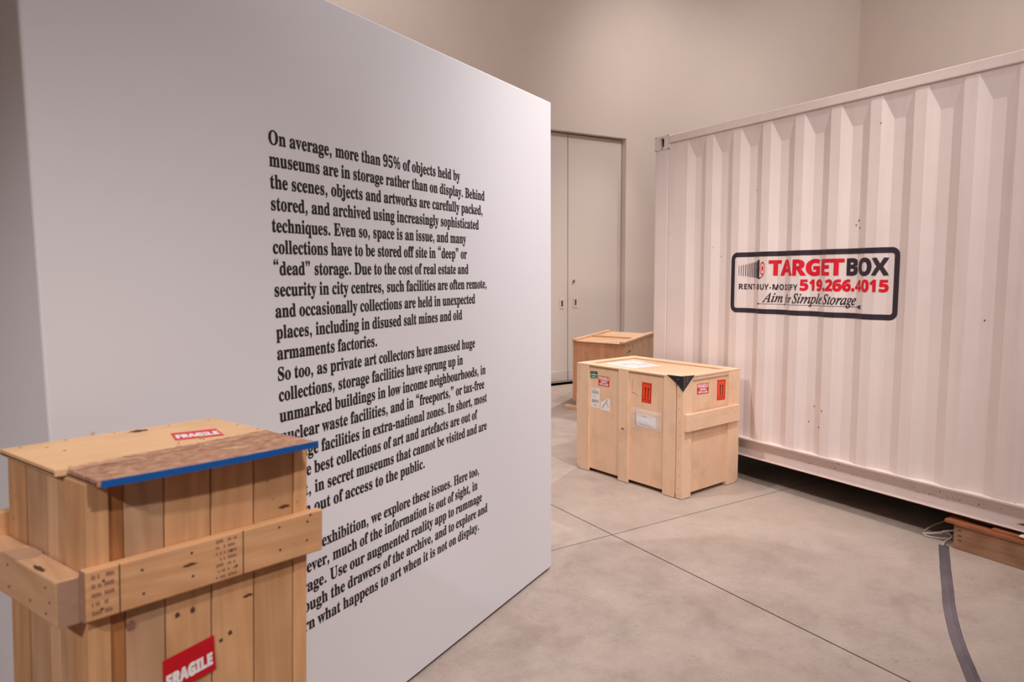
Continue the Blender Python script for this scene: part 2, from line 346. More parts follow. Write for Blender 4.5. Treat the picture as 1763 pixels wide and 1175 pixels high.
# ------------------------------------------------------------------ lettering (outlines of plain alphabets, thousandths of an em)
GLYPHS = """S%559|131,185 102,190 77,203 58,225 44,255 36,292 33,336 36,380 43,417 56,447 75,469 100,482 131,486 161,482 186,469 206,447 220,417 229,380 232,336 229,292 221,255 207,225 188,203 162,190|120,0 386,480 438,480 172,0|131,228 160,240 177,276 183,336 177,397 160,433 131,445 109,438 94,417 87,396 83,369 82,336 83,304 87,276 94,255 109,235|424,-7 395,-2 371,11 352,33 338,63 329,100 326,144 329,188 337,225 350,255 369,277 393,290 424,294 455,290 480,277 499,255 514,225 522,188 525,144 522,100 514,63 501,33 481,11 456,-2|424,36 453,48 470,84 476,144 470,204 453,240 424,252 402,245 387,225 381,204 377,177 375,144 377,111 381,84 387,63 402,42
S,180|28,-87 34,-60 40,-32 47,-3 53,27 57,53 61,78 124,78 129,71 122,46 114,20 104,-8 93,-35 82,-62 71,-87
S-217|27,154 27,206 189,206 189,154
S.180|89,-9 74,-7 60,1 51,15 48,36 51,57 60,71 74,79 89,81 106,79 119,71 129,57 132,36 129,15 119,1 106,-7
S5376|165,-7 133,-5 106,-1 84,5 58,18 40,35 30,54 27,75 31,95 42,109 59,118 81,121 82,102 88,83 97,66 111,52 130,43 154,40 176,43 195,50 212,63 226,83 232,101 236,122 237,148 234,178 226,203 213,223 195,236 173,244 146,247 122,246 103,243 87,240 71,235 40,247 62,480 316,480 319,357 281,357 275,380 272,391 267,399 258,404 244,406 105,406 94,281 107,285 126,288 147,291 168,291 216,287 258,276 293,256 319,228 335,192 340,148 338,120 333,96 324,75 312,56 299,40 282,27 265,16 246,8 226,1 205,-3 185,-6
S9376|152,-7 127,-5 106,-2 88,4 67,17 53,33 45,51 42,69 44,83 50,94 61,102 75,107 87,80 103,56 126,41 156,36 205,57 237,122 251,230 234,212 212,198 186,188 155,185 119,189 87,201 60,220 40,248 28,282 24,324 26,355 32,383 42,409 56,431 74,450 95,466 120,477 147,484 177,486 209,484 238,476 264,463 287,444 307,420 323,390 335,353 343,310 345,261 344,225 340,190 334,157 326,126 315,97 301,72 284,49 264,30 241,14 215,3 185,-4|184,233 206,236 224,245 239,260 251,278 248,330 242,372 231,403 217,424 201,437 181,441 156,434 137,413 128,391 123,362 121,328 128,275 149,244
SB443|16,0 16,17 45,22 62,32 72,51 75,82 75,369 73,394 69,412 62,425 51,433 36,437 15,439 15,455 220,455 318,444 377,409 396,351 384,302 348,268 287,247 360,223 404,185 418,132 413,93 397,61 371,35 335,15 291,4 238,0|182,252 188,252 220,254 245,261 263,272 275,290 282,314 285,345 283,373 278,395 269,412 248,428 216,434 198,432 188,425 183,412 182,391|222,24 248,27 268,35 283,49 293,69 299,95 301,128 298,162 290,188 277,208 258,221 231,228 197,231 182,231 182,65 184,46 190,33 202,26
SD496|20,0 20,17 47,21 63,30 71,46 74,75 74,374 71,407 61,426 43,435 15,439 15,455 222,455 296,449 357,429 405,396 440,351 461,295 468,228 441,101 362,25 228,0|222,24 262,30 295,47 319,75 337,115 347,166 351,229 336,342 294,410 223,433 202,431 190,423 184,409 182,385 182,72 184,48 190,34 202,27
SE442|14,0 14,17 44,20 62,30 72,48 75,78 75,369 72,405 62,425 44,435 16,439 16,455 399,455 399,320 383,320 375,357 361,386 340,406 312,420 276,428 232,430 213,430 200,428 191,424 186,417 184,405 183,388 183,246 193,246 221,248 243,256 259,269 272,288 281,313 288,345 304,345 304,118 287,118 284,143 280,164 273,181 259,201 241,213 216,220 185,222 183,222 183,67 185,47 192,35 206,29 230,28 261,29 289,32 313,39 335,48 354,60 371,75 386,94 399,116 411,143 430,143 402,0
SH524|15,0 15,17 45,22 62,32 72,50 75,81 75,379 71,406 62,424 44,434 16,439 16,455 242,455 242,439 220,436 204,432 193,425 187,415 183,400 182,379 182,251 342,251 342,379 341,400 337,415 331,425 320,432 304,436 282,439 282,455 507,455 507,439 478,434 461,424 452,407 449,379 449,81 452,52 461,33 478,22 507,17 507,0 282,0 282,17 311,21 329,31 339,49 342,81 342,221 182,221 182,81 185,50 194,32 212,22 242,17 242,0
SI261|13,0 13,17 42,23 61,32 72,49 75,75 75,387 72,412 63,427 45,435 13,439 13,455 244,455 244,439 214,435 196,427 186,412 183,387 183,77 184,59 187,44 194,34 206,26 223,21 246,17 246,0
SL427|15,0 15,17 45,22 62,32 72,50 75,81 75,379 71,407 62,425 44,434 16,439 16,455 250,455 250,439 226,437 208,434 196,427 188,416 183,401 182,379 182,83 183,62 185,47 191,37 200,31 214,28 234,28 264,29 291,33 315,40 335,49 354,63 370,80 384,100 397,125 409,154 427,154 402,0
SO526|261,-11 228,-9 198,-3 169,7 142,21 117,38 94,58 75,81 58,106 45,134 35,163 29,195 28,228 29,260 35,292 45,321 58,349 75,374 95,397 117,417 143,434 170,448 200,458 232,464 265,466 298,464 328,458 357,448 384,435 409,418 431,399 451,376 467,351 481,323 490,293 496,261 498,228 496,195 490,163 481,134 467,106 450,81 430,58 408,38 383,21 355,7 325,-3 294,-9|265,12 328,36 367,108 379,228 376,293 365,346 348,389 324,419 294,437 260,443 196,419 158,347 145,228 149,163 159,109 177,67 201,37 230,18
SS391|43,-11 43,158 62,158 75,113 91,77 111,50 136,30 164,19 197,15 220,17 241,24 257,36 273,60 279,89 273,117 255,140 225,160 163,191 127,210 99,231 77,253 62,276 53,302 50,332 52,358 57,381 67,403 80,421 96,437 115,449 136,459 160,464 185,466 206,465 229,461 255,456 282,448 291,446 296,445 300,445 313,450 320,466 339,466 339,319 322,319 315,343 305,365 293,385 280,402 265,417 248,429 222,441 194,445 163,440 140,426 125,406 120,380 124,356 137,336 151,325 168,314 189,303 253,273 279,260 300,247 317,233 337,211 350,188 357,162 359,133 357,106 350,80 339,58 323,38 304,21 281,8 254,-2 225,-8 192,-10 175,-9 158,-8 142,-4 126,1 110,6 98,9 90,11 85,12 75,11 69,7 65,0 61,-11
SU493|248,-13 192,-8 147,6 114,29 91,61 78,103 73,155 73,379 70,406 61,424 43,434 15,439 15,455 240,455 240,439 219,436 202,432 192,425 185,415 182,400 181,379 181,140 183,104 191,74 203,51 221,35 245,25 275,22 340,37 379,83 392,159 392,378 389,406 379,423 360,433 328,439 328,455 474,455 474,439 448,432 433,421 425,404 422,378 422,181 418,118 403,69 380,32 346,7 302,-8
Sa344|255,-10 226,-5 208,10 200,35 168,11 133,-4 95,-9 64,-4 40,11 25,34 20,63 25,91 39,115 63,136 98,155 143,173 199,190 199,241 196,266 187,282 171,292 148,296 115,290 104,274 106,268 113,257 121,243 123,231 120,215 110,202 95,194 77,191 59,194 45,203 36,218 33,236 37,259 49,278 69,295 95,308 115,314 137,317 162,318 205,315 239,307 263,292 280,271 290,244 293,210 293,62 293,48 295,40 298,36 304,34 312,36 320,42 329,28 306,7 281,-6|151,34 162,35 174,41 187,50 199,63 199,169 154,151 127,123 118,84 122,56 133,39
Sb361|43,-11 43,388 41,414 37,428 26,436 8,439 8,455 138,455 138,279 162,301 190,314 221,318 244,316 265,310 284,299 301,284 315,266 326,245 335,221 340,195 342,166 340,133 333,103 323,75 308,51 291,30 270,13 246,0 220,-8 192,-10 162,-6 133,7 105,28 53,-11|183,14 204,18 220,30 232,49 239,77 244,114 245,160 244,197 239,228 231,251 212,273 184,280 169,277 155,270 144,257 138,242 138,69 143,38 158,20
Sc294|156,-10 131,-8 108,-1 87,11 67,26 51,45 38,68 28,93 21,120 19,150 22,181 29,210 40,237 55,260 74,280 96,297 120,309 146,317 175,319 204,317 230,310 250,298 271,275 277,245 275,228 266,215 253,207 236,204 214,209 201,225 196,251 196,256 197,261 197,266 197,271 190,290 169,297 138,285 118,248 112,187 115,142 123,105 137,76 156,55 178,42 204,38 227,42 250,53 271,72 285,60 248,21 205,-2
Sd370|140,-10 117,-8 97,-1 78,10 61,26 47,44 35,66 26,91 21,118 19,147 21,180 27,210 36,237 48,261 63,281 81,297 101,309 123,316 146,318 175,314 201,301 223,280 223,401 220,419 212,430 198,437 176,439 176,455 319,455 319,75 320,54 325,41 335,32 353,28 353,11 315,8 271,1 223,-10 223,39 201,12 173,-5|171,28 187,31 202,41 215,56 223,76 223,242 217,257 206,270 191,278 174,281 147,273 130,250 123,225 119,193 118,153 119,115 123,83 130,58 146,36
Se301|154,-10 129,-8 106,-1 85,10 66,26 50,45 37,69 27,95 21,125 19,157 21,187 28,215 38,240 51,263 68,282 87,298 109,309 132,316 157,318 193,314 224,301 249,280 268,251 279,216 283,173 283,166 117,166 127,97 154,56 199,42 225,47 248,62 270,86 285,73 248,27 205,-1|116,192 201,192 201,215 201,241 198,261 193,277 181,292 161,297 136,286 121,255 116,203
Sf214|15,0 15,16 30,18 40,22 46,27 50,35 52,48 52,73 52,277 16,277 16,310 52,310 52,353 56,386 67,413 85,436 109,452 139,461 174,465 200,463 222,456 240,446 257,425 263,400 260,381 252,367 239,358 224,355 208,358 195,365 187,376 185,391 187,405 193,420 194,423 196,426 197,430 197,433 193,441 180,443 163,440 153,430 149,413 148,390 148,310 203,310 203,277 148,277 148,65 150,40 158,26 173,18 199,16 199,0
Sg328|146,-140 106,-138 73,-132 48,-122 22,-100 14,-75 20,-54 38,-38 69,-26 44,-10 29,9 24,30 28,54 42,74 57,86 77,98 102,110 58,135 31,169 22,212 27,242 40,268 53,282 69,295 88,305 109,312 132,317 157,318 183,317 208,312 233,304 317,304 317,268 268,268 281,248 289,226 291,203 288,176 276,151 258,131 234,116 215,108 194,104 172,103 164,103 157,103 149,104 142,104 126,102 112,94 104,84 101,71 111,55 141,49 175,49 208,48 236,45 259,40 285,29 303,13 312,-9 316,-37 311,-67 296,-92 272,-113 239,-128 197,-137|157,124 178,130 190,146 195,163 198,184 199,211 198,238 195,260 190,276 178,292 157,297 137,292 124,276 118,260 115,238 114,211 115,184 118,163 124,146 137,130|161,-116 218,-111 252,-94 263,-66 260,-51 249,-41 231,-36 205,-34 97,-34 79,-52 73,-73 79,-89 95,-103 111,-111 133,-115
Sh381|18,0 18,16 35,19 45,26 51,37 52,56 52,399 51,417 46,429 36,437 19,440 19,455 148,455 148,267 175,295 207,313 243,318 292,306 321,271 330,212 330,56 332,38 337,26 347,19 363,16 363,0 202,0 202,16 207,16 228,26 235,56 235,217 234,241 229,258 219,268 203,271 183,267 164,255 148,235 148,56 149,38 154,26 164,19 180,16 180,0
Si199|101,362 81,366 65,376 54,393 50,412 54,432 65,449 81,460 101,463 120,460 137,449 147,432 151,412 147,393 136,376 120,366|18,0 18,16 35,19 45,26 51,37 52,56 52,252 51,272 47,285 37,291 20,293 21,310 148,310 148,56 150,38 154,26 164,19 180,16 180,0
Sj210|106,363 86,367 70,378 59,394 56,414 59,434 71,450 87,461 106,465 126,461 142,450 153,434 157,414 153,394 142,378 126,367|36,-140 11,-138 -11,-131 -29,-120 -44,-105 -53,-88 -56,-70 -53,-53 -45,-40 -32,-32 -15,-29 2,-31 15,-39 23,-51 26,-66 24,-76 19,-87 13,-97 11,-103 16,-113 31,-117 49,-113 58,-100 62,-80 64,-54 64,250 62,271 56,284 43,291 22,294 22,310 159,310 159,-21 156,-58 145,-87 127,-110 102,-127 72,-137
Sk359|17,0 17,16 35,19 45,26 51,38 52,56 52,398 51,417 47,429 38,436 20,439 21,455 148,455 148,169 227,248 240,264 244,278 235,290 209,293 206,293 206,310 345,310 345,293 320,289 297,278 275,260 222,209 346,34 360,21 376,16 376,0 211,0 211,16 217,16 234,20 239,32 237,40 232,49 163,147 148,134 148,56 149,38 154,26 164,19 180,16 180,0
Sl200|18,0 18,16 35,19 45,26 51,37 52,56 52,398 51,417 47,429 38,436 20,439 20,455 148,455 148,56 150,38 154,26 164,19 180,16 180,0
Sm555|18,0 18,16 35,19 45,26 51,37 52,56 52,253 51,271 46,284 36,291 19,294 19,310 146,310 146,265 173,294 204,312 237,318 277,312 305,293 320,261 348,293 381,312 418,318 465,306 494,271 504,212 504,56 505,38 510,26 520,19 536,16 536,0 377,0 377,16 393,19 403,26 408,38 410,56 410,217 408,241 404,258 394,268 377,271 358,268 341,256 324,237 324,56 326,38 331,26 340,19 356,16 356,0 199,0 199,16 215,19 225,26 230,38 232,56 232,217 230,241 226,258 216,268 199,271 180,267 162,255 146,235 146,56 148,38 152,27 162,19 177,16 177,0
Sn381|18,0 18,16 35,19 45,26 51,37 52,56 52,253 51,271 46,284 36,291 19,294 19,310 148,310 148,267 175,296 207,313 243,318 292,306 321,271 330,212 330,56 332,38 337,26 347,19 363,16 363,0 202,0 202,16 207,16 228,26 235,56 235,217 234,241 229,258 219,268 203,271 183,267 164,255 148,235 148,56 149,38 154,26 164,19 180,16 180,0
So337|169,-10 140,-8 114,-1 90,11 69,27 52,47 38,70 27,96 21,124 19,154 21,184 27,213 38,239 52,262 69,281 90,297 114,309 140,316 168,318 196,316 222,309 245,298 266,282 283,263 298,240 308,214 315,185 317,154 315,123 308,94 298,69 284,46 266,26 245,11 222,-1 197,-8|169,11 193,18 209,39 214,56 217,81 219,102 219,126 220,154 218,206 214,245 208,271 192,292 169,299 144,292 128,271 122,245 118,206 117,154 117,127 118,103 120,82 123,56 128,39 144,18
Sp372|17,-139 17,-124 31,-122 40,-117 47,-110 50,-101 52,-86 52,-64 52,243 51,269 46,283 37,291 19,295 19,310 143,310 143,263 166,294 195,313 230,319 253,317 274,310 293,298 309,283 323,264 335,241 343,216 348,189 350,160 348,128 343,99 334,72 323,48 308,28 291,12 272,0 250,-8 227,-10 196,-5 170,9 148,32 148,-58 149,-81 152,-99 158,-110 167,-118 180,-121 197,-123 197,-139|195,28 222,36 239,59 247,84 251,116 253,154 251,192 247,223 241,248 225,270 199,278 179,273 162,259 148,235 148,69 160,46 176,33
Sq364|175,-139 175,-123 199,-120 214,-114 221,-102 224,-83 224,29 200,8 173,-5 142,-9 119,-7 98,-1 79,10 62,25 47,43 36,64 27,88 22,115 20,144 22,176 29,207 40,234 54,259 72,280 93,297 117,309 142,317 170,319 200,315 229,302 257,281 309,320 320,320 320,-83 321,-102 326,-113 337,-120 354,-123 354,-139|179,30 194,32 208,40 218,52 224,67 224,241 219,271 204,289 179,295 150,286 131,261 123,234 118,199 117,156 118,117 123,85 131,60 150,37
Sr288|18,0 18,16 35,19 45,26 51,37 52,56 52,252 51,273 46,285 37,291 20,293 21,310 146,310 146,252 158,272 172,288 187,301 210,314 233,318 258,315 275,304 286,287 289,266 287,248 278,234 265,225 248,222 233,224 222,231 214,240 207,250 199,257 189,260 175,255 162,241 152,220 149,192 149,56 152,37 159,25 173,19 197,16 197,0
Ss289|151,-10 132,-8 110,-3 87,6 80,8 73,9 60,4 51,-9 36,-9 36,105 53,105 61,79 72,57 87,39 112,21 140,15 162,18 179,27 189,40 192,58 183,84 156,105 107,130 85,142 68,155 54,169 41,193 37,220 40,247 49,270 65,291 86,306 111,316 141,319 153,318 166,316 181,312 199,308 206,306 210,305 213,305 223,308 230,319 244,319 244,222 228,222 220,244 209,262 196,277 174,291 149,296 130,294 116,286 108,274 105,259 107,244 115,232 128,222 146,212 191,189 212,178 229,165 241,151 253,127 257,95 254,65 244,39 228,18 206,2 181,-7
St229|124,-9 99,-7 80,-1 66,10 56,26 50,46 48,71 48,279 20,279 20,300 46,324 68,347 88,369 105,389 118,407 129,424 144,424 144,310 208,310 208,279 144,279 144,82 146,64 149,51 157,43 168,40 189,49 206,75 222,66 198,24 165,-1
Su375|131,-10 103,-7 81,2 65,17 54,38 48,65 46,97 46,248 44,268 39,282 29,291 11,294 11,310 142,310 142,74 144,58 151,46 162,38 177,36 205,43 228,66 228,248 226,269 221,283 209,291 189,294 189,310 324,310 324,70 326,51 331,39 342,33 360,30 360,13 321,10 277,3 228,-10 228,40 209,19 186,3 160,-7
Sv307|142,-10 38,248 30,267 22,281 12,290 -3,293 -3,310 164,310 164,294 156,294 136,290 129,276 129,272 130,268 185,122 236,253 240,264 241,272 232,289 203,294 203,310 305,310 305,295 289,289 278,279 269,264 260,243 160,-10
Sw435|122,-10 17,265 12,276 6,284 -1,290 -11,293 -11,310 138,310 138,293 127,292 120,289 116,284 114,276 115,271 116,266 117,259 120,253 167,127 211,235 201,266 195,280 190,288 181,293 168,295 168,310 323,310 323,293 302,288 296,276 296,273 296,269 297,265 298,262 336,141 382,256 386,266 387,275 385,283 380,289 370,292 356,295 356,310 445,310 445,295 433,292 425,284 418,273 412,258 304,-10 289,-10 223,197 140,-10
Sx319|5,0 5,15 24,23 44,37 62,56 123,136 43,263 24,285 4,293 4,310 169,310 169,294 147,291 140,280 143,272 149,260 183,206 224,257 232,268 234,279 232,286 227,290 217,293 201,294 201,310 311,310 311,296 292,289 273,275 254,254 198,184 291,36 297,28 303,21 310,17 319,15 319,0 155,0 155,16 168,17 178,19 184,24 185,30 182,43 173,59 138,114 97,61 88,46 85,34 92,20 114,15 118,15 118,0
Sy301|52,-140 29,-137 10,-125 -3,-107 -7,-84 -4,-67 5,-53 18,-43 36,-40 51,-42 64,-49 72,-61 75,-76 74,-79 74,-81 74,-84 74,-87 77,-96 86,-99 99,-92 114,-74 122,-60 129,-44 135,-26 140,-5 36,251 30,264 25,275 19,283 15,287 8,292 -3,293 -5,293 -5,310 162,310 162,293 146,292 136,289 130,284 128,275 129,271 130,267 131,262 133,257 185,119 230,241 234,251 236,260 237,267 238,274 236,284 229,289 219,292 203,293 203,310 300,310 300,293 287,290 277,281 268,265 259,242 162,-24 151,-53 140,-77 129,-96 113,-117 95,-131 76,-138
Sz293|13,0 13,14 168,287 128,287 96,283 72,272 61,258 51,240 44,216 26,216 32,310 275,310 275,291 126,25 152,25 181,27 205,33 223,44 237,59 249,80 260,107 276,107 268,0
B.180|89,-9 74,-7 60,1 51,15 48,36 51,57 60,71 74,79 89,81 106,79 119,71 129,57 132,36 129,15 119,1 106,-7
B/250|7,0 185,480 243,480 64,0
B0385|191,-7 139,1 96,22 64,59 42,108 29,168 24,240 26,289 31,333 40,373 53,407 71,435 93,457 121,474 153,484 191,487 244,480 286,458 318,422 341,373 355,312 359,240 357,191 352,147 343,107 330,74 312,45 290,23 263,6 230,-3|191,75 214,80 231,93 244,116 252,148 257,189 259,240 257,290 252,331 244,363 231,386 214,400 191,405 169,400 151,386 139,363 131,331 126,290 125,240 126,190 131,149 139,117 151,94 169,80
B1385|176,0 176,277 176,298 177,323 179,373 173,367 164,358 154,348 144,340 89,296 40,357 194,480 277,480 277,0
B2385|27,0 27,71 147,192 170,215 190,236 206,254 225,278 238,300 245,322 248,345 244,370 232,388 213,398 189,402 162,398 136,389 118,379 100,367 81,353 26,418 47,435 70,451 95,465 123,476 145,482 170,485 197,486 227,484 254,479 278,469 299,456 316,441 330,423 340,402 347,380 349,357 347,331 342,307 333,284 321,263 305,241 287,220 266,197 242,173 215,148 153,90 153,85 362,85 362,0
B4385|216,0 216,99 11,99 11,170 222,480 315,480 315,178 373,178 373,99 315,99 315,0|101,178 216,178 216,259 216,276 217,297 218,318 219,338 220,354 220,363 218,363 211,350 205,337 197,324 189,311
B5385|162,-7 137,-6 114,-4 91,0 70,5 50,12 33,19 33,107 51,99 71,91 93,85 116,80 137,77 158,76 186,78 209,84 227,94 241,109 249,128 251,152 241,192 208,216 155,224 136,223 116,221 98,217 83,214 42,235 60,480 320,480 320,394 149,394 140,300 152,302 165,304 181,306 201,306 230,304 256,299 279,289 301,277 319,260 333,240 344,217 351,191 353,161 348,112 332,71 305,38 268,13 220,-2
B6385|199,-7 167,-4 138,3 110,16 86,33 64,57 47,85 34,119 26,158 24,203 24,231 26,258 30,285 35,312 42,337 51,362 62,385 76,406 93,425 113,443 136,457 162,469 192,478 226,483 264,485 279,485 297,484 314,482 328,480 328,399 315,402 301,404 286,405 271,406 234,404 203,397 178,387 159,373 143,355 132,334 125,310 119,284 117,256 121,256 137,278 160,296 178,304 200,310 225,312 264,307 298,294 325,272 346,242 358,205 362,160 357,112 342,71 318,38 285,13 245,-2|197,75 224,80 245,95 256,111 262,132 264,158 260,190 248,214 228,229 199,234 178,231 160,224 145,213 134,199 127,183 124,167 126,145 132,124 142,105 157,89 175,78
B7385|75,0 255,394 18,394 18,480 362,480 362,416 181,0
B8385|192,-7 142,-3 101,9 67,28 43,53 28,85 24,122 26,153 35,179 50,201 70,220 91,237 116,251 95,265 77,281 61,299 48,320 41,344 38,371 41,395 48,416 60,435 76,450 95,463 117,473 141,480 166,484 192,486 219,484 244,480 268,473 290,463 308,450 324,435 336,416 343,395 345,370 342,343 334,319 321,299 303,282 282,266 259,253 284,239 308,222 329,203 346,180 356,154 360,124 358,99 351,76 339,55 323,37 303,22 280,9 253,0 224,-5|192,296 214,307 232,321 245,339 250,363 246,383 233,399 215,408 191,412 169,408 150,399 138,383 134,363 138,340 151,322 170,308|191,68 224,72 247,84 261,103 266,127 263,144 255,159 243,172 229,184 213,194 196,204 187,209 168,198 151,187 137,175 122,153 118,128 122,104 136,85 159,72
B9385|120,-7 104,-6 87,-6 69,-4 55,-2 55,79 69,77 83,75 98,73 113,73 150,75 180,81 205,92 225,106 240,124 251,144 259,168 264,194 267,222 263,222 246,201 225,183 207,174 184,168 156,167 118,171 86,184 58,206 38,236 26,274 21,318 26,367 41,407 65,441 98,465 138,480 185,485 216,482 246,475 273,462 298,445 319,422 336,393 350,359 357,320 360,275 359,247 357,220 354,193 349,167 342,141 333,117 321,93 307,72 290,53 271,35 248,21 221,9 191,0 157,-5|185,244 206,247 224,255 239,266 250,280 257,295 259,311 257,333 251,355 241,374 227,390 209,400 187,404 160,399 138,383 128,367 122,346 120,320 124,288 136,265 156,249
B:180|89,278 74,281 60,289 51,303 48,324 51,345 60,359 74,367 89,369 106,367 119,359 129,345 132,324 129,303 119,289 106,281|89,-9 74,-7 60,1 51,15 48,36 51,57 60,71 74,79 89,81 106,79 119,71 129,57 132,36 129,15 119,1 106,-7
BA464|0,0 169,482 293,482 463,0 354,0 319,114 144,114 109,0|170,199 295,199 259,311 251,340 240,375 236,392 232,407 228,392 223,374 212,336 207,321 204,311
BB452|60,0 60,480 210,480 268,477 317,468 355,453 382,430 398,399 404,358 401,332 395,309 384,289 370,272 352,261 330,255 330,251 353,245 373,234 391,220 404,199 411,183 414,162 416,139 410,99 395,65 369,37 333,16 291,4 240,0|162,289 221,289 247,291 268,296 282,304 295,321 300,345 294,368 279,384 263,391 242,395 216,396 162,396|162,84 228,84 256,86 277,92 292,102 306,122 310,149 306,173 292,192 276,202 254,207 225,209 162,209
BC428|255,-7 208,-3 168,7 133,24 103,47 80,76 62,110 49,149 41,192 39,239 42,286 51,328 65,367 85,402 111,431 141,455 177,472 218,483 264,486 288,485 312,482 335,477 359,470 382,462 404,453 371,370 344,382 317,392 290,399 264,402 228,397 198,382 175,358 157,325 147,285 144,238 147,191 156,152 172,120 195,97 226,83 264,78 293,80 323,85 343,90 364,96 386,103 386,18 365,10 344,4 324,-1 302,-4 279,-6
BD497|60,0 60,480 211,480 259,477 302,468 342,453 376,432 404,406 427,374 444,336 455,293 458,244 450,170 427,109 389,61 337,27 273,7 196,0|162,84 206,84 287,101 336,154 353,242 349,290 337,329 318,359 291,380 257,392 216,396 162,396
BE377|60,0 60,480 336,480 336,396 162,396 162,291 324,291 324,208 162,208 162,84 336,84 336,0
BF369|60,0 60,480 335,480 335,396 161,396 161,273 323,273 323,189 161,189 161,0
BG487|262,-7 196,0 141,21 97,56 65,105 45,166 39,240 42,288 52,332 68,371 91,405 119,433 153,456 193,473 238,483 289,486 315,485 340,483 365,478 389,472 411,465 432,457 398,375 375,386 348,394 319,400 289,402 261,399 235,393 212,381 192,366 175,347 162,325 152,299 146,270 144,238 145,208 149,181 156,155 167,133 180,114 197,98 217,87 241,80 269,78 289,78 305,80 320,82 333,85 333,185 242,185 242,269 433,269 433,21 407,13 381,6 354,1 326,-3 295,-6
BH514|60,0 60,480 162,480 162,291 352,291 352,480 453,480 453,0 352,0 352,207 162,207 162,0
BI262|21,0 21,58 80,85 80,395 21,422 21,480 240,480 240,422 181,395 181,85 240,58 240,0
BK446|60,0 60,480 162,480 162,260 171,274 181,288 192,303 202,316 332,480 445,480 277,267 446,0 330,0 205,202 162,171 162,0
BL380|60,0 60,480 162,480 162,84 357,84 357,0
BM634|60,0 60,480 199,480 312,113 314,113 435,480 573,480 573,0 478,0 478,227 478,252 479,279 481,335 483,375 480,375 357,0 263,0 148,376 145,376 146,359 148,336 149,308 150,278 151,249 151,223 151,0
BN546|60,0 60,480 189,480 397,120 399,120 398,143 397,165 396,187 395,209 394,231 394,253 394,480 486,480 486,0 357,0 148,363 145,363 147,340 148,317 149,294 150,271 151,248 151,226 151,0
BO535|267,-7 218,-3 176,7 139,24 108,48 83,76 63,111 50,150 42,193 39,241 42,289 50,332 63,371 83,405 108,433 139,456 176,473 219,484 268,487 317,484 360,473 396,456 427,433 452,405 471,370 485,331 493,288 496,240 493,193 485,150 471,110 452,76 427,47 396,24 360,7 317,-3|267,79 307,83 338,98 361,122 376,154 386,194 389,240 386,287 376,327 361,359 338,383 307,398 268,402 229,398 198,383 175,359 159,327 149,287 146,240 149,194 159,154 175,122 198,98 229,83
BP422|60,0 60,480 214,480 270,475 315,462 349,440 373,410 387,373 392,330 390,303 384,276 374,252 360,229 340,209 316,193 286,180 249,173 206,171 162,171 162,0|162,254 195,254 222,256 245,261 264,271 278,285 286,303 289,326 280,365 253,388 208,396 162,396
BR444|60,0 60,480 200,480 260,476 308,464 345,444 371,416 386,380 392,336 388,305 379,278 365,256 346,237 325,221 302,209 443,0 330,0 216,184 162,184 162,0|162,267 195,267 225,268 249,274 267,283 283,304 289,333 283,362 266,382 247,390 223,395 193,396 162,396
BS370|167,-7 118,-4 73,6 31,22 31,117 54,107 78,98 102,90 126,83 150,79 175,77 207,81 228,92 240,108 244,128 237,153 217,172 198,183 176,195 150,207 133,215 114,225 95,238 77,253 61,272 48,293 39,319 36,350 41,390 56,423 80,450 113,470 152,482 199,486 223,485 247,482 270,478 293,471 317,463 341,453 308,373 287,382 267,389 249,394 223,400 195,402 170,398 151,388 140,373 136,353 141,330 158,313 176,302 199,290 226,277 250,265 271,253 289,241 312,220 329,196 337,178 342,157 343,133 338,93 323,59 297,31 262,10 219,-2
BT389|144,0 144,395 13,395 13,480 375,480 375,395 245,395 245,0
BU508|252,-7 193,-1 145,15 107,42 79,78 63,121 57,171 57,480 158,480 158,186 161,151 169,123 183,103 201,89 225,81 255,79 285,81 309,90 327,105 339,126 347,153 349,187 349,480 451,480 451,169 448,137 441,107 429,80 412,55 390,34 363,16 331,4 294,-4
BW650|122,0 0,480 100,480 161,218 165,200 170,179 174,155 179,132 182,110 185,92 187,110 191,132 195,155 199,177 207,211 277,480 373,480 443,211 446,197 450,177 455,155 459,132 462,110 465,92 467,110 471,132 475,155 480,179 488,218 549,480 649,480 527,0 412,0 347,252 344,261 342,274 335,306 331,323 328,339 324,364 323,354 321,339 314,307 311,290 308,274 302,251 238,0
BX448|0,0 159,247 10,480 122,480 226,307 327,480 437,480 286,242 448,0 332,0 220,181 109,0
BY420|159,0 159,183 0,480 110,480 210,282 310,480 419,480 260,187 260,0
B•403|64,0 64,480 339,480 339,0|98,34 306,34 306,445 98,445
IA464|-85,0 -82,13 -53,18 -26,32 0,56 20,79 56,121 107,182 356,475 369,475 353,58 356,37 366,24 384,16 411,13 409,0 221,0 224,13 229,13 256,16 273,26 282,46 285,78 288,158 133,158 124,156 116,150 65,90 46,66 35,48 32,36 34,24 43,17 57,14 79,13 75,0|143,183 289,183 298,367
IS369|153,-9 124,-7 92,-1 58,10 53,12 49,13 45,13 42,13 25,8 15,-8 3,-8 26,146 38,146 42,106 52,72 69,46 90,26 116,15 146,11 170,14 192,23 210,38 224,57 233,79 236,105 234,122 228,139 219,157 207,174 196,188 183,201 169,216 154,232 132,256 115,277 102,297 92,325 88,353 90,376 95,397 105,416 117,433 133,447 152,459 173,468 196,473 222,475 237,474 253,473 267,470 281,466 303,459 309,457 313,457 328,461 338,473 351,473 330,336 319,336 316,372 308,401 296,424 278,440 257,450 232,453 210,451 191,444 175,433 164,417 157,398 154,376 158,356 168,334 182,313 201,291 231,259 247,242 263,224 284,195 297,162 301,126 299,101 292,78 282,57 267,38 250,22 229,8 206,-1 181,-7
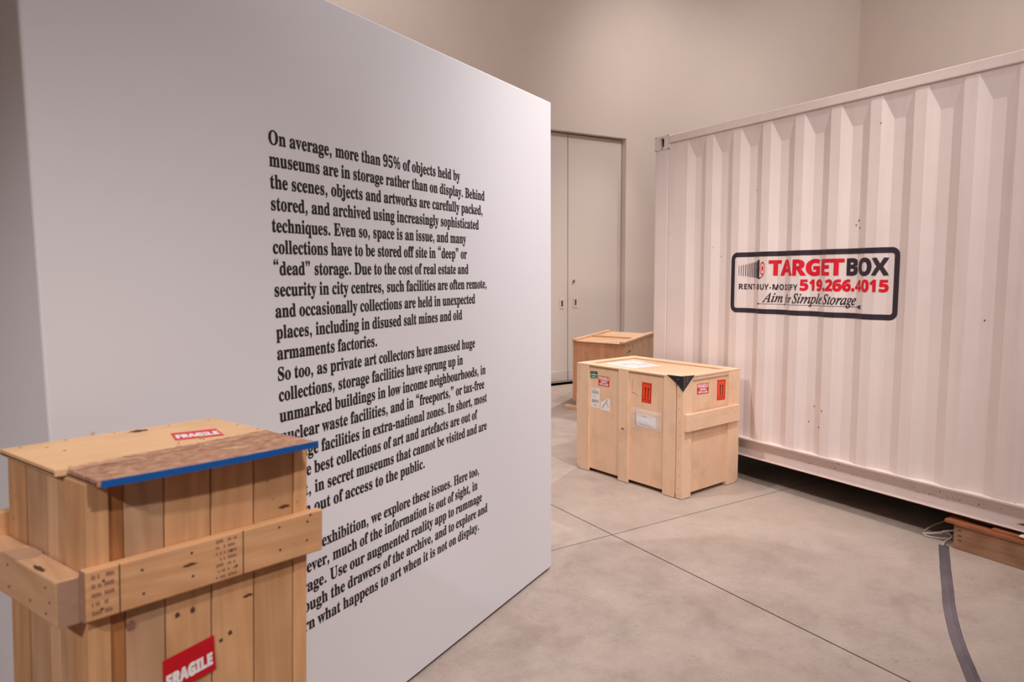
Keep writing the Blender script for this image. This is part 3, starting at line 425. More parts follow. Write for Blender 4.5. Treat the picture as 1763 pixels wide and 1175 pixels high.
Ia342|50,-8 26,-3 8,10 -3,33 -7,64 -4,101 4,138 18,175 38,211 62,244 90,274 121,298 152,312 183,316 208,312 224,300 232,280 241,309 292,309 231,90 224,62 222,44 224,37 233,35 245,40 261,55 282,80 291,72 256,27 224,1 195,-8 175,0 168,23 170,42 178,74 191,118 166,79 142,48 119,23 97,6 74,-5|82,33 98,37 116,48 134,65 152,87 164,104 175,122 185,141 195,161 203,181 210,201 217,230 219,257 210,288 185,299 164,295 143,284 124,266 105,241 88,211 74,175 65,148 58,122 54,97 53,73 60,43
Ie288|89,-7 62,-4 39,6 21,21 7,42 -1,68 -4,99 -3,120 2,143 9,165 19,188 31,210 46,231 63,250 81,268 101,283 132,302 164,313 195,316 222,313 242,303 254,287 258,266 252,239 236,213 208,189 170,169 121,153 61,142 59,130 57,118 57,107 56,98 63,58 84,34 119,26 151,32 185,50 221,81 231,71 209,47 187,27 165,12 141,2 116,-5|64,158 106,167 140,180 168,199 188,221 200,245 204,271 198,291 180,298 159,294 137,280 122,266 108,250 95,230 83,208 73,184
If199|-48,-153 -65,-150 -79,-142 -88,-130 -91,-116 -85,-94 -66,-87 -50,-92 -44,-108 -45,-114 -46,-119 -48,-123 -49,-127 -47,-132 -42,-134 -24,-128 -10,-108 -4,-93 2,-74 8,-52 13,-25 71,283 7,283 12,304 75,304 83,340 96,384 113,420 135,449 160,470 187,483 216,487 240,483 259,473 271,458 275,439 267,416 243,408 224,415 218,435 219,438 219,441 220,445 221,447 223,451 224,455 222,460 219,465 213,468 206,469 182,459 163,431 148,383 132,304 210,304 207,283 128,283 101,150 90,97 78,49 67,7 56,-29 44,-60 33,-85 9,-123 -18,-146
Ig287|63,-153 30,-151 2,-143 -21,-131 -38,-115 -48,-96 -52,-75 -42,-39 -13,-6 36,24 13,39 6,57 10,70 21,84 58,121 32,141 15,165 10,195 12,216 18,237 29,256 43,273 60,289 80,301 102,311 126,316 152,318 177,315 206,307 232,298 246,296 289,296 289,266 243,266 247,252 248,236 246,214 239,193 229,174 215,156 198,142 179,130 157,121 135,115 110,113 96,114 82,116 66,101 60,87 66,76 83,65 112,54 145,44 172,32 194,19 210,3 220,-16 223,-40 221,-61 214,-81 203,-99 188,-115 170,-128 147,-139 122,-147 94,-152|111,129 132,133 151,146 167,165 180,190 186,209 190,229 191,249 188,272 179,288 165,299 147,302 127,298 108,285 92,265 78,241 69,212 66,182 71,153 86,135|75,-132 131,-124 165,-100 176,-60 173,-45 163,-31 149,-20 132,-10 113,-2 94,5 70,13 52,18 18,-7 -3,-34 -9,-64 0,-102 28,-125
Ii178|122,394 110,396 98,404 91,415 88,428 91,441 98,452 110,460 122,463 135,460 147,452 155,441 157,428 155,414 147,403 136,396|33,-8 8,1 0,29 1,40 3,53 11,86 55,241 58,254 59,260 60,264 57,275 50,282 37,286 17,287 20,299 65,305 82,308 96,310 115,315 124,316 129,314 131,308 131,305 130,303 129,299 128,296 63,79 59,62 58,52 61,37 72,32 87,38 106,55 130,84 140,74 102,28 67,1
Il173|32,-7 18,-5 7,2 0,12 -2,26 -1,38 2,54 13,99 98,412 101,423 101,433 99,446 92,453 79,457 58,459 60,471 104,476 121,479 134,482 154,486 163,487 170,485 171,481 170,473 168,465 62,84 57,62 56,50 59,38 68,34 82,40 100,55 122,82 133,72 114,47 95,27 77,12 52,-3
Im550|410,-7 384,2 376,31 378,53 384,78 424,218 429,240 430,255 426,270 411,275 393,270 371,258 356,245 340,229 325,210 309,188 294,164 279,137 269,116 259,94 251,72 242,49 235,25 228,0 175,0 235,203 243,234 245,257 241,270 227,275 214,272 196,263 177,249 155,230 141,215 127,198 113,179 99,155 86,129 78,110 70,90 63,70 40,0 -13,0 50,212 54,229 58,243 60,255 61,263 59,275 51,281 37,285 17,287 19,300 50,302 75,305 94,310 105,313 113,315 120,316 123,316 128,314 130,308 130,305 129,303 129,299 128,296 91,177 155,254 212,300 263,316 293,306 304,277 301,256 295,225 285,184 343,257 398,301 449,316 479,306 489,275 488,265 486,253 483,239 479,222 436,65 434,57 433,53 433,50 436,39 445,35 457,38 469,48 475,55 483,64 491,75 499,87 508,76 476,30 443,2
Io351|105,-8 75,-5 48,5 26,22 9,44 -1,71 -4,102 -2,128 4,153 14,178 27,203 43,226 61,247 82,267 104,284 128,298 152,308 177,314 201,316 234,313 261,303 283,286 300,264 310,237 314,206 312,184 307,161 299,138 288,115 275,94 260,73 243,54 224,37 203,23 171,6 139,-5|113,11 140,17 166,32 182,47 197,65 211,85 224,108 234,131 243,155 249,180 253,204 255,226 248,267 229,291 197,299 176,295 154,285 132,268 112,244 94,216 78,183 66,149 58,115 56,83 60,52 71,30 89,16
Ip341|-96,-149 -93,-137 -66,-133 -49,-126 -38,-111 -29,-87 54,235 58,249 59,257 60,262 58,274 52,281 39,284 16,285 19,298 43,300 62,303 79,306 93,309 112,314 124,316 129,314 130,310 130,304 128,299 112,250 149,287 187,309 226,316 250,314 269,306 286,292 298,274 305,252 308,226 306,199 300,172 290,144 277,118 262,93 243,69 223,47 201,29 177,13 152,2 127,-5 101,-7 72,-4 50,5 41,-30 35,-59 30,-81 25,-104 23,-113 26,-124 36,-132 51,-136 77,-138 73,-149|101,9 128,14 155,30 172,44 188,62 202,82 215,105 226,128 235,153 242,178 246,203 248,228 245,253 235,271 220,282 199,286 177,282 156,271 136,253 118,228 103,197 91,162 66,64 65,58 64,51 63,45 62,40 72,17
Ir224|-13,0 46,209 53,240 56,259 53,272 47,279 34,282 13,284 15,297 39,301 59,304 76,307 90,310 109,315 118,316 124,314 124,308 89,179 137,255 177,301 208,316 220,314 229,307 235,297 237,283 234,266 226,253 214,243 200,240 189,242 180,248 173,257 170,268 118,199 75,110 41,0
It187|33,-8 9,1 1,26 1,35 2,44 4,53 7,62 66,283 19,283 22,297 63,313 100,344 136,392 151,392 126,304 183,304 177,283 120,283 66,78 61,59 60,45 63,34 72,31 85,36 102,52 124,79 134,68 99,26 66,0"""
GD = {}
for ln in GLYPHS.strip().split('\n'):
    k = ln[:2]; parts = ln[2:].split('|')
    GD[k] = (int(parts[0]) / 1000, [[tuple(int(q) / 1000 for q in p.split(',')) for p in c.split(' ')] for c in parts[1:] if c])
def _dot(cx, cy, r, n=10): return [(cx + r * math.cos(2 * math.pi * i / n), cy + r * math.sin(2 * math.pi * i / n)) for i in range(n)]
COMMA = _dot(.09, .045, .047) ; COMMA = [(.045, .045), (.06, .085), (.095, .095), (.13, .075), (.14, .03), (.12, -.04), (.06, -.095), (.045, -.08), (.085, -.04), (.092, .0), (.06, .005)]
GD['S.'] = (.2, [_dot(.095, .045, .05)])
GD['B.'] = (.2, [_dot(.1, .055, .058)])
GD['B\u2022'] = (.2, [_dot(.1, .17, .06)])
GD['S,'] = (.2, [COMMA])
up = [(x, y + .40) for x, y in COMMA]
GD['S\u201d'] = (.34, [up, [(x + .14, y) for x, y in up]])
dn = [(.2 - x, .80 - y + .03) for x, y in [(a, b + .38) for a, b in COMMA]]
GD['S\u201c'] = (.34, [dn, [(x + .14, y) for x, y in dn]])
GD['S-'] = (.23, [[(.03, .13), (.2, .13), (.2, .19), (.03, .19)]])
_gc = {}
def glyph(key, bold=0.0):
    if bold:
        base = _glyph(key, 0.0)[3]
        for b_ in (bold, bold * .8, bold * .6, bold * .4, bold * .2):
            g = _glyph(key, b_)
            if g[4] < .03 and g[3] > base: return g[:3]
    return _glyph(key, 0.0)[:3]
def _glyph(key, bold=0.0):
    kk = (key, bold)
    if kk in _gc: return _gc[kk]
    adv, cs = GD[key]
    out = []
    for c in cs:
        c = [p for i, p in enumerate(c) if p != c[i - 1]]
        n = len(c)
        if bold:
            d = []
            for i in range(n):
                a, p, q = Vector(c[i - 1]), Vector(c[i]), Vector(c[(i + 1) % n])
                e1 = (p - a); e2 = (q - p)
                nn = Vector((e1.y, -e1.x)).normalized() + Vector((e2.y, -e2.x)).normalized()
                if nn.length < 1e-4: nn = Vector((e1.y, -e1.x))
                d.append(nn.normalized())
            ar = [sum(k[i][0] * k[(i + 1) % len(k)][1] - k[(i + 1) % len(k)][0] * k[i][1] for i in range(len(k))) for k in cs]
            big = max(ar, key=abs)
            sg = 1 if big > 0 else -1
            c = [(p[0] + sg * bold * dd.x, p[1] + sg * bold * dd.y) for p, dd in zip(c, d)]
        out.append(c)
    flat = [p for c in out for p in c]
    def area(c): return sum(c[i][0] * c[(i + 1) % len(c)][1] - c[(i + 1) % len(c)][0] * c[i][1] for i in range(len(c))) / 2
    def inside(p, c):
        r = False
        for i in range(len(c)):
            (x1, y1), (x2, y2) = c[i], c[(i + 1) % len(c)]
            if (y1 > p[1]) != (y2 > p[1]) and p[0] < x1 + (p[1] - y1) / (y2 - y1) * (x2 - x1): r = not r
        return r
    st = []; n = 0
    for c in out: st.append(n); n += len(c)
    A = [area(c) for c in out]; big = max(A, key=abs); tris = []
    for i, c in enumerate(out):
        if A[i] * big < 0: continue
        grp = [i] + [k for k in range(len(out)) if A[k] * big < 0 and abs(A[k]) > 1e-5 and inside(out[k][0], c)]
        ix = [st[g] + q for g in grp for q in range(len(out[g]))]
        tris += [tuple(ix[q] for q in t) for t in tessellate_polygon([[Vector((p[0], p[1], 0)) for p in out[g]] for g in grp])]
    ta = sum(abs((flat[t[1]][0] - flat[t[0]][0]) * (flat[t[2]][1] - flat[t[0]][1]) - (flat[t[2]][0] - flat[t[0]][0]) * (flat[t[1]][1] - flat[t[0]][1])) / 2 for t in tris)
    ar_ = abs(sum(A)); _gc[kk] = (adv, flat, tris, ta, abs(ta - ar_) / max(ar_, 1e-6))
    return _gc[kk]
def text2d(s, style, bold=0.0, track=0.0):
    """flat text in em units: verts, tris, width"""
    x = 0; V = []; T = []
    for ch in s:
        if ch == ' ': x += .17; continue
        adv, fl, tr = glyph(style + ch, bold)
        n = len(V); V += [(x + p[0], p[1]) for p in fl]; T += [tuple(i + n for i in t) for t in tr]
        x += adv + track
    return V, T, x - track
def put_text(mb, s, style, fn, x0, y0, w, capw, bold=0.0, track=0.0, m=0, fat=0.0):
    """text scaled to width w and em size capw placed at x0,y0 through fn(x,y)"""
    V, T, L = text2d(s, style, bold, track)
    lo = min(p[0] for p in V); hi = max(p[0] for p in V)
    k = w / (hi - lo)
    for e in ((0,) if not fat else (-fat, 0, fat)): mb.add([fn(x0 + (p[0] - lo + e) * k, y0 + p[1] * capw) for p in V], T, m)
CAPH = max(p[1] for c in GD['BH'][1] for p in c)
SCAP = max(p[1] for c in GD['SE'][1] for p in c)

# ================================================================== SETTING
# ---- floor: cast slabs with saw-cut joints
fl = box('floor', -6, 12.95, -7, 8.2, -.05, -.018, M_gap); tag(fl, kind='structure')
xs = [-6, -2.275, 2.725, 7.725, 12.95]; ys = [-7, -6.75, -1.75, 3.25, 8.2]
for i in range(4):
    for j in range(4):
        g = .0045
        box('floor_slab', xs[i] + g, xs[i + 1] - g, ys[j] + g, ys[j + 1] - g, -.018, 0, M_conc, fl)
# ---- walls
mb = MB()
mb.box(-6, 4.9, 8.2, 8.45, 0, 8).box(7.09, 13.2, 8.2, 8.45, 0, 8).box(4.9, 7.09, 8.2, 8.45, 3.69, 8)
tag(mb.build('wall_back', M_wall), kind='structure')
tag(box('wall_right', 12.95, 13.2, -7, 8.2, 0, 8, M_wall), kind='structure')
tag(box('wall_left', -6.25, -6, -7, 8.2, 0, 8, M_wall), kind='structure')
tag(box('wall_front', -6, 12.95, -7.25, -7, 0, 8, M_wall), kind='structure')
tag(box('ceiling', -6.25, 13.2, -7.25, 8.45, 8, 8.2, M_ceil), kind='structure')
# ---- tall double door, recessed in the back wall
for k, (x0, x1) in enumerate(((4.915, 6.058), (6.070, 7.078))):
    d = box('door_1' if k == 0 else 'door_2', x0, x1, 8.30, 8.35, .015, 3.675, M_door, bevel=.003); tag(d, kind='structure')
    hx = 5.957 if k == 0 else 6.207; hz = 1.202 if k == 0 else 1.212
    h = MB()
    h.box(hx - .045, hx - .018, 8.294, 8.30, hz - .075, hz + .075).box(hx + .018, hx + .045, 8.294, 8.30, hz - .075, hz + .075)
    h.box(hx - .018, hx + .018, 8.294, 8.30, hz + .045, hz + .075).box(hx - .018, hx + .018, 8.294, 8.30, hz - .075, hz - .045)
    p = h.build('flush_pull', M_wall, d, bevel=.001)
    box('pull_recess', hx - .018, hx + .018, 8.2985, 8.2995, hz - .045, hz + .045, M_hole, p)
    box('kick_plate', x0 + .01, x1 - .01, 8.292, 8.30, .04, .19, M_door, d, bevel=.002)
    if k == 1:
        v = MB(); ring = [(6.17 + .02 * math.cos(a), 1.53 + .024 * math.sin(a)) for a in [i * math.pi / 8 for i in range(16)]]
        v.prism(ring, lambda x, z: (x, 8.30, z), lambda x, z: (x, 8.286, z)); v.build('lock_cylinder', M_steel, d, bevel=.001)
b = MB(); b.box(4.9, 7.09, 8.38, 8.44, 0, 3.69).box(6.056, 6.072, 8.34, 8.38, 0, 3.69)  # near-black backing and seam strip, painting the shade in the door gaps
tag(b.build('gap_shade_1', M_gap), kind='structure')

# ================================================================== PARTITION WITH TEXT
PA = math.pi / 2 - 1.0841774          # math angle of the partition's front line
P0 = Vector((2.10709624, 3.04293606, 0))
U = Vector((math.cos(PA), math.sin(PA), 0)); NV = Vector((math.sin(PA), -math.cos(PA), 0))   # NV points to the reader
part = empty('partition_wall', P0 - U * 1.25, PA, 'free-standing white partition printed with black paragraphs of text, left half of the view', 'partition')
def pl(s, off, z): return (s + 1.25, -off, z)       # s measured from right end (negative to the left)
v = boxv(-2.497, .012, 0, -.55, .012, 2.545, fn=lambda s, o, z: pl(s, o, z))
link('panel_body', v, BF, M_panel, part, bevel=.006)
link('base_gap_shade', boxv(-2.48, -.02, -.012, -.53, 0, .012, fn=lambda s, o, z: pl(s, o, z)), BF, M_gap, part)  # inset near-black strip, painting the shaded gap under the partition
LINES = ["On average, more than 95% of objects held by|-.834", "museums are in storage rather than on display. Behind|-.643",
 "the scenes, objects and artworks are carefully packed,|-.662", "stored, and archived using increasingly sophisticated|-.693",
 "techniques. Even so, space is an issue, and many|-.795", "collections have to be stored off site in \u201cdeep\u201d or|-.79",
 "\u201cdead\u201d storage. Due to the cost of real estate and|-.78", "security in city centres, such facilities are often remote,|-.634",
 "and occasionally collections are held in unexpected|-.73", "places, including in disused salt mines and old|-.833", "armaments factories.|-1.382",
 "So too, as private art collectors have amassed huge|-.735", "collections, storage facilities have sprung up in|-.832",
 "unmarked buildings in low income neighbourhoods, in|-.65", "nuclear waste facilities, and in \u201cfreeports,\u201d or tax-free|-.662",
 "storage facilities in extra-national zones. In short, most|-.642", "of the best collections of art and artefacts are out of|-.722",
 "sight, in secret museums that cannot be visited and are|-.645", "often out of access to the public.|-1.115", "",
 "In this exhibition, we explore these issues. Here too,|-.716", "however, much of the information is out of sight, in|-.729",
 "storage. Use our augmented reality app to rummage|-.693", "through the drawers of the archive, and to explore and|-.647",
 "learn what happens to art when it is not on display.|-.721"]
for k, ln in enumerate(LINES):
    if not ln: continue
    s, r = ln.split('|'); r = float(r)
    mb = MB(); x0 = -1.84
    put_text(mb, s, 'S', lambda x, y: pl(x, .0007, y), x0, 2.045 - .0657 * k, r - x0, .041 / SCAP, bold=.012)
    mb.build('text_line', M_ink, part, smooth='keep')

# ================================================================== SHIPPING CONTAINER
X0 = 4.32; YF = 4.606; YN = YF - 6.058; ZB = .205; ZT = 2.824
ct = empty('shipping_container', (5.54, 1.577, 0), 0, 'long white corrugated steel shipping container raised on timber blocks', 'container')
def cw(x, y, z): return (x - 5.54, y - 1.577, z)
YK = [2.842 + .276 * k for k in range(5, -16, -1)]
def depth(y):
    for yk in YK:
        u = yk - y
        if 0 <= u <= .204: return .031 * min(1, u / .067, (.204 - u) / .067)
    return 0.0
ZR, ZL, ZTR = 2.758, .352, 2.60
mb = MB(); prev = YF - .17
def q(*p): mb.add([cw(*a) for a in p], [tuple(range(len(p)))])
XI = X0 + .031
for yk in YK:
    if yk - .204 < YN + .18: break
    q((X0, prev, ZL), (X0, yk, ZL), (X0, yk, ZTR), (X0, prev, ZTR)); q((X0, prev, ZTR), (X0, yk, ZTR), (X0, yk, ZR), (X0, prev, ZR))
    b_, c_, d_ = yk - .067, yk - .137, yk - .204
    q((X0, yk, ZL), (XI, b_, ZL), (XI, b_, ZTR), (X0, yk, ZTR))
    q((XI, b_, ZL), (XI, c_, ZL), (XI, c_, ZTR), (XI, b_, ZTR))
    q((XI, c_, ZL), (X0, d_, ZL), (X0, d_, ZTR), (XI, c_, ZTR))
    q((X0, yk, ZTR), (XI, b_, ZTR), (X0, yk, ZR)); q((XI, b_, ZTR), (XI, c_, ZTR), (X0, d_, ZR), (X0, yk, ZR)); q((XI, c_, ZTR), (X0, d_, ZTR), (X0, d_, ZR))
    prev = d_
q((X0, prev, ZL), (X0, YN + .17, ZL), (X0, YN + .17, ZR), (X0, prev, ZR))
so = mb.build('corrugated_side', M_cont, ct)
so.data.validate()
so['label'] = 'corrugated white steel side panel'
# rails
box('top_rail', *[X0 - .012, X0 + .05, YN + .17, YF - .17, ZR, ZT], M_rail, ct, fn=cw, bevel=.006)
tr_v = []; n = 60
lip = MB(); pts = []
for i in range(n + 1):
    y = YF - .17 - (6.058 - .34) * i / n
    w = .005 * noise.noise(Vector((y * 3.1, 0, 0))) + .003 * noise.noise(Vector((y * 9, 2, 0)))
    pts.append((y, w))
vs = []
for y, w in pts:
    for (x, z) in ((X0 - .014 + w, .341), (X0 - .016 + w, .352 + w * .6), (X0 + .06, .358), (X0 + .06, .338)): vs.append(cw(x, y, z))
fs = []
for i in range(n):
    for k in range(4):
        a = i * 4 + k; b2 = i * 4 + (k + 1) % 4; fs.append((a, b2, b2 + 4, a + 4))
lip.add(vs, fs); lip.build('rail_lip', M_rail, ct)
rb = MB()
rb.box(X0 + .050, X0 + .07, YN + .17, YF - .17, ZB + .006, .34, fn=cw)
rb.box(X0 - .004, X0 + .06, YN + .17, YF - .17, ZB, ZB + .007, fn=cw)
rb.build('bottom_rail', M_rail, ct)
box('rust_line', X0 - .0052, X0 - .0042, YN + .17, YF - .17, ZB + .001, ZB + .003, M_redply, ct, fn=cw)
# posts, castings
for k, (ya, yb) in enumerate(((YF - .17, YF), (YN, YN + .17))):
    box('corner_post', X0 - .004, X0 + .16, ya + .004, yb - .004, ZB + .118, ZT - .10, M_cont, ct, fn=cw, bevel=.01)
    box('corner_post', 6.60, 6.76, ya + .004, yb - .004, ZB + .118, ZT - .10, M_cont, ct, fn=cw, bevel=.01)
box('post_groove_cover', X0 + .02, X0 + .05, YF - .19, YF - .165, ZL, ZR, M_rail, ct, fn=cw)
def casting(name, x0, x1, y0, y1, z0, z1):
    """hollow corner casting with an oval hole in its side face"""
    m = MB(); yc, zc = (y0 + y1) / 2, (z0 + z1) / 2; K = 24
    inner = []; outer = []
    for i in range(K):
        a = 2 * math.pi * i / K; c, s_ = math.cos(a), math.sin(a)
        inner.append((yc + .026 * c, zc + (.018 if s_ > 0 else -.018 if s_ < 0 else 0) + .026 * s_))
        sc = min((y1 - y0) / 2 / max(abs(c), 1e-6), (z1 - z0) / 2 / max(abs(s_), 1e-6))
        outer.append((yc + sc * c, zc + sc * s_))
    V = [cw(x0, *p) for p in outer] + [cw(x0, *p) for p in inner] + [cw(x0 + .03, *p) for p in inner]
    Fc = []
    for i in range(K):
        j = (i + 1) % K; Fc += [(i, j, K + j, K + i), (K + i, K + j, 2 * K + j, 2 * K + i)]
    m.add(V, Fc)
    for v4 in (((x0, y0, z0), (x1, y0, z0), (x1, y0, z1), (x0, y0, z1)), ((x0, y1, z0), (x1, y1, z0), (x1, y1, z1), (x0, y1, z1)),
               ((x1, y0, z0), (x1, y1, z0), (x1, y1, z1), (x1, y0, z1)), ((x0, y0, z0), (x0, y1, z0), (x1, y1, z0), (x1, y0, z0)), ((x0, y0, z1), (x0, y1, z1), (x1, y1, z1), (x1, y0, z1))):
        m.add([cw(*p) for p in v4], [(0, 1, 2, 3)])
    return m.build(name, M_rail, ct)
for y0, y1 in ((YF - .178, YF), (YN, YN + .178)):
    for z0, z1 in ((ZT - .11, ZT + .008), (ZB - .008, ZB + .11)):
        casting('corner_casting', X0 - .008, X0 + .154, y0, y1, z0, z1)
        box('corner_casting', 6.61, 6.772, y0, y1, z0, z1, M_rail, ct, fn=cw, bevel=.006)
link('casting_recess', boxv(X0 + .03, X0 + .032, YF - .125, YF - .05, ZT - .1, ZT, fn=cw), BF, M_hole, ct)
# rust run under the casting hole
box('rust_streak', X0 - .0095, X0 - .0085, YF - .095, YF - .085, ZT - .108, ZT - .09, M_rust, ct, fn=cw, label='small rust run below the casting hole')
# rest of the shell
box('roof', X0 + .03, 6.75, YN + .02, YF - .02, ZT - .04, ZT - .015, M_cont, ct, fn=cw)
box('container_floor', X0 + .08, 6.74, YN + .02, YF - .02, ZB + .01, ZB + .13, M_gap, ct, fn=cw)
box('far_side', 6.73, 6.76, YN + .17, YF - .17, ZB + .05, ZT, M_cont, ct, fn=cw)
box('end_wall', X0 + .15, 6.62, YF - .06, YF - .03, ZB + .1, ZT - .05, M_cont, ct, fn=cw)
box('end_door', X0 + .15, 6.62, YN + .03, YN + .06, ZB + .1, ZT - .05, M_cont, ct, fn=cw)
# rust patch at the rail's lower edge, near the frame's right side
rp = []
for i in range(14):
    a = 2 * math.pi * i / 14; rr = .5 + random.random()
    rp.append((1.655 + .045 * rr * math.cos(a), .232 + .008 * rr * math.sin(a)))
m = MB(); m.prism(rp, lambda y, z: cw(X0 + .0495, y, z), lambda y, z: cw(X0 + .0485, y, z)); m.build('rust_patch', M_rust, ct, label='dark red rust patch on bottom rail')
ch = MB()
for k in range(34):
    y = random.choice((2.75, 2.2, 2.05, 3.1, 1.9)) + random.uniform(-.12, .12); z = .27 + random.uniform(-.02, .02); w = random.uniform(.002, .008); hh = random.uniform(.002, .006)
    ch.box(X0 + .0485, X0 + .0495, y, y + w, z, z + hh, fn=cw)
for (y, z) in ((2.98, .69), (2.90, .67), (3.02, .57), (2.92, .55), (1.92, 1.36), (2.70, 1.98), (2.72, 1.95), (2.69, 1.93)):
    ch.box(X0 + depth(y) - .002, X0 + depth(y), y, y + .006, z, z + .010, fn=cw)
ch.build('paint_chip', M_hole, ct, kind='stuff')

# decal painted over the corrugations
dec = MB()
def dn(y, z): return cw(X0 + depth(y) - .0012, y, z)
def sliced(mb):
    bmm = bmesh.new(); vv = [bmm.verts.new(p) for p in mb.v]
    for f in mb.f:
        try: bmm.faces.new([vv[i] for i in f])
        except ValueError: pass
    for yk in YK:
        for u in (0, .067, .137, .204):
            y = yk - u
            if 2.3 < y < 3.8:
                bmesh.ops.bisect_plane(bmm, geom=bmm.verts[:] + bmm.edges[:] + bmm.faces[:], plane_co=(0, y - 1.577, 0), plane_no=(0, 1, 0), dist=1e-6)
    for v_ in bmm.verts: v_.co.x = X0 + depth(v_.co.y + 1.577) - 5.54 - mb.off
    bmm.verts.index_update()
    vs = [v_.co.copy() for v_ in bmm.verts]; fs = [tuple(v_.index for v_ in f.verts) for f in bmm.faces]
    bmm.free(); return vs, fs
def decal(name, mb, mat, parent, off=.0014, label=None):
    mb.off = off; v_, f_ = sliced(mb); return link(name, v_, f_, mat, parent, smooth='keep', label=label)
def fz(y, z): return cw(0, y, z)
def dx(x, z): return fz(3.73 - x, z)      # x from the decal's left edge
def ring(mb, x0, x1, z0, z1, r, t, n=6):
    def rr(x0, x1, z0, z1, r):
        p = []
        for (cx, cz, a0) in ((x1 - r, z1 - r, 0), (x0 + r, z1 - r, 90), (x0 + r, z0 + r, 180), (x1 - r, z0 + r, 270)):
            for i in range(n + 1):
                a = math.radians(a0 + 90 * i / n); p.append((cx + r * math.cos(a), cz + r * math.sin(a)))
        return p
    o, i_ = rr(x0, x1, z0, z1, r), rr(x0 + t, x1 - t, z0 + t, z1 - t, max(r - t, .008))
    K = len(o); mb.add([dx(*p) for p in o] + [dx(*p) for p in i_], [(k, (k + 1) % K, K + (k + 1) % K, K + k) for k in range(K)])
mbd = MB(); ring(mbd, 0, 1.31, 1.335, 1.802, .055, .036)
border = decal('sign_border', mbd, M_decK, ct, label='black rounded sign border on corrugations')
mt = MB(); put_text(mt, 'TARGET', 'B', dx, .345, 1.625, .595, .108 / CAPH, bold=.022, track=-.02); decal('sign_lettering', mt, M_decR, border, label='red lettering TARGET')
mt = MB(); put_text(mt, 'BOX', 'B', dx, .952, 1.625, .29, .108 / CAPH, bold=.022, track=-.01); decal('sign_lettering', mt, M_decK, border, label='charcoal lettering BOX')
mt = MB(); put_text(mt, '519.266.4015', 'B', dx, .616, 1.518, .628, .074 / CAPH, bold=.026); decal('sign_lettering', mt, M_decR, border, label='red telephone number')
mt = MB(); put_text(mt, 'RENT\u2022BUY\u2022MODIFY', 'B', dx, .073, 1.5165, .527, .042 / CAPH, bold=.006, track=.02); decal('sign_lettering', mt, M_decK, border, label='charcoal lettering RENT BUY MODIFY')
mt = MB()
for s_, x_, w_ in (('Aim', .30, .155), ('for', .472, .075), ('Simple', .557, .225), ('Storage', .795, .23)):
    hh = .06 / CAPH * (1.15 if s_ != 'for' else 1.0)
    put_text(mt, s_, 'I', lambda x, y: dx(x + (y - 1.425) * .12, y), x_, 1.425, w_, hh, bold=.013)
mt.add([dx(.26, 1.411), dx(1.05, 1.415), dx(1.05, 1.4115), dx(.26, 1.4085)], [(0, 1, 2, 3)])
mt.add([dx(.26, 1.4195), dx(.275, 1.41), dx(.26, 1.4015), dx(.252, 1.41)], [(0, 1, 2, 3)])
mt.add([dx(1.035, 1.413), dx(1.06, 1.425), dx(1.08, 1.425), dx(1.07, 1.413), dx(1.08, 1.401), dx(1.06, 1.401)], [(0, 1, 2, 3, 4, 5)])
decal('sign_lettering', mt, M_decK, border, label='charcoal script slogan on an arrow')
mt = MB()   # drawn box: ribs and gradient side
for i in range(13):
    x = .070 + i * .0152; f_ = i / 13; top = 1.70 + .038 * f_; bot = 1.623 - .024 * f_; w = .004 + .0065 * f_
    mt.add([dx(x, bot), dx(x + w, bot), dx(x + w, top), dx(x, top)], [(0, 1, 2, 3)])
mt.add([dx(.235, 1.603), dx(.268, 1.596), dx(.268, 1.743), dx(.235, 1.736)], [(0, 1, 2, 3)])
mt.add([dx(.268, 1.596), dx(.318, 1.628), dx(.268, 1.606)], [(0, 1, 2)])
decal('sign_emblem', mt, M_decK, border, label='ribbed box emblem')
mt = MB()
def disc(mb, cx, cz, r0, r1, sx=.42, n=24):
    V = [dx(cx + r1 * sx * math.cos(2 * math.pi * i / n), cz + r1 * math.sin(2 * math.pi * i / n)) for i in range(n)]
    if r0 > 0:
        V += [dx(cx + r0 * sx * math.cos(2 * math.pi * i / n), cz + r0 * math.sin(2 * math.pi * i / n)) for i in range(n)]
        mb.add(V, [(i, (i + 1) % n, n + (i + 1) % n, n + i) for i in range(n)])
    else: mb.add(V, [tuple(range(n))])
disc(mt, .294, 1.676, .040, .052); disc(mt, .294, 1.676, 0, .02)
decal('sign_emblem', mt, M_decR, border, label='small red bullseye')

# ================================================================== TIMBER UNDER THE CONTAINER
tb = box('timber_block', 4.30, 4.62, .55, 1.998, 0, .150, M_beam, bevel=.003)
for z_ in (.055, .082, .115): box('nail_dent', 4.2995, 4.3003, 1.945 + z_ * .1, 1.965 + z_ * .1, z_, z_ + .008, M_hole, tb)
tag(tb, 'brown timber block on the floor under the container by the cables', 'timber')
tag(box('packing_board', 4.285, 4.62, .55, 2.045, .1502, .170, M_redply, bevel=.002), 'long red-brown board lying on top of the timber block', 'board')
tag(box('packing_board', 4.30, 4.62, .75, 1.80, .1702, .1845, M_redply, bevel=.002), 'shorter red-brown board, upper of the two on the block', 'board')
tag(box('packing_shim', 4.335, 4.62, .9, 1.95, .1846, .197, M_gap), 'near-black packing added to fill the shaded gap under the container rail above the boards', 'shim')  # its dark colour stands for the shade in the gap
tag(box('packing_shim', 4.288, 4.334, .95, 1.66, .1846, .192, M_white, bevel=.001), 'white shim sticking out beside the rust patch', 'shim')
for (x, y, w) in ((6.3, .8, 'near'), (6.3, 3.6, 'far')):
    tag(box('timber_block', x, x + .35, y, y + .5, 0, .205, M_beam), 'timber block in deep shade beneath the ' + w + ' end of the container', 'timber')

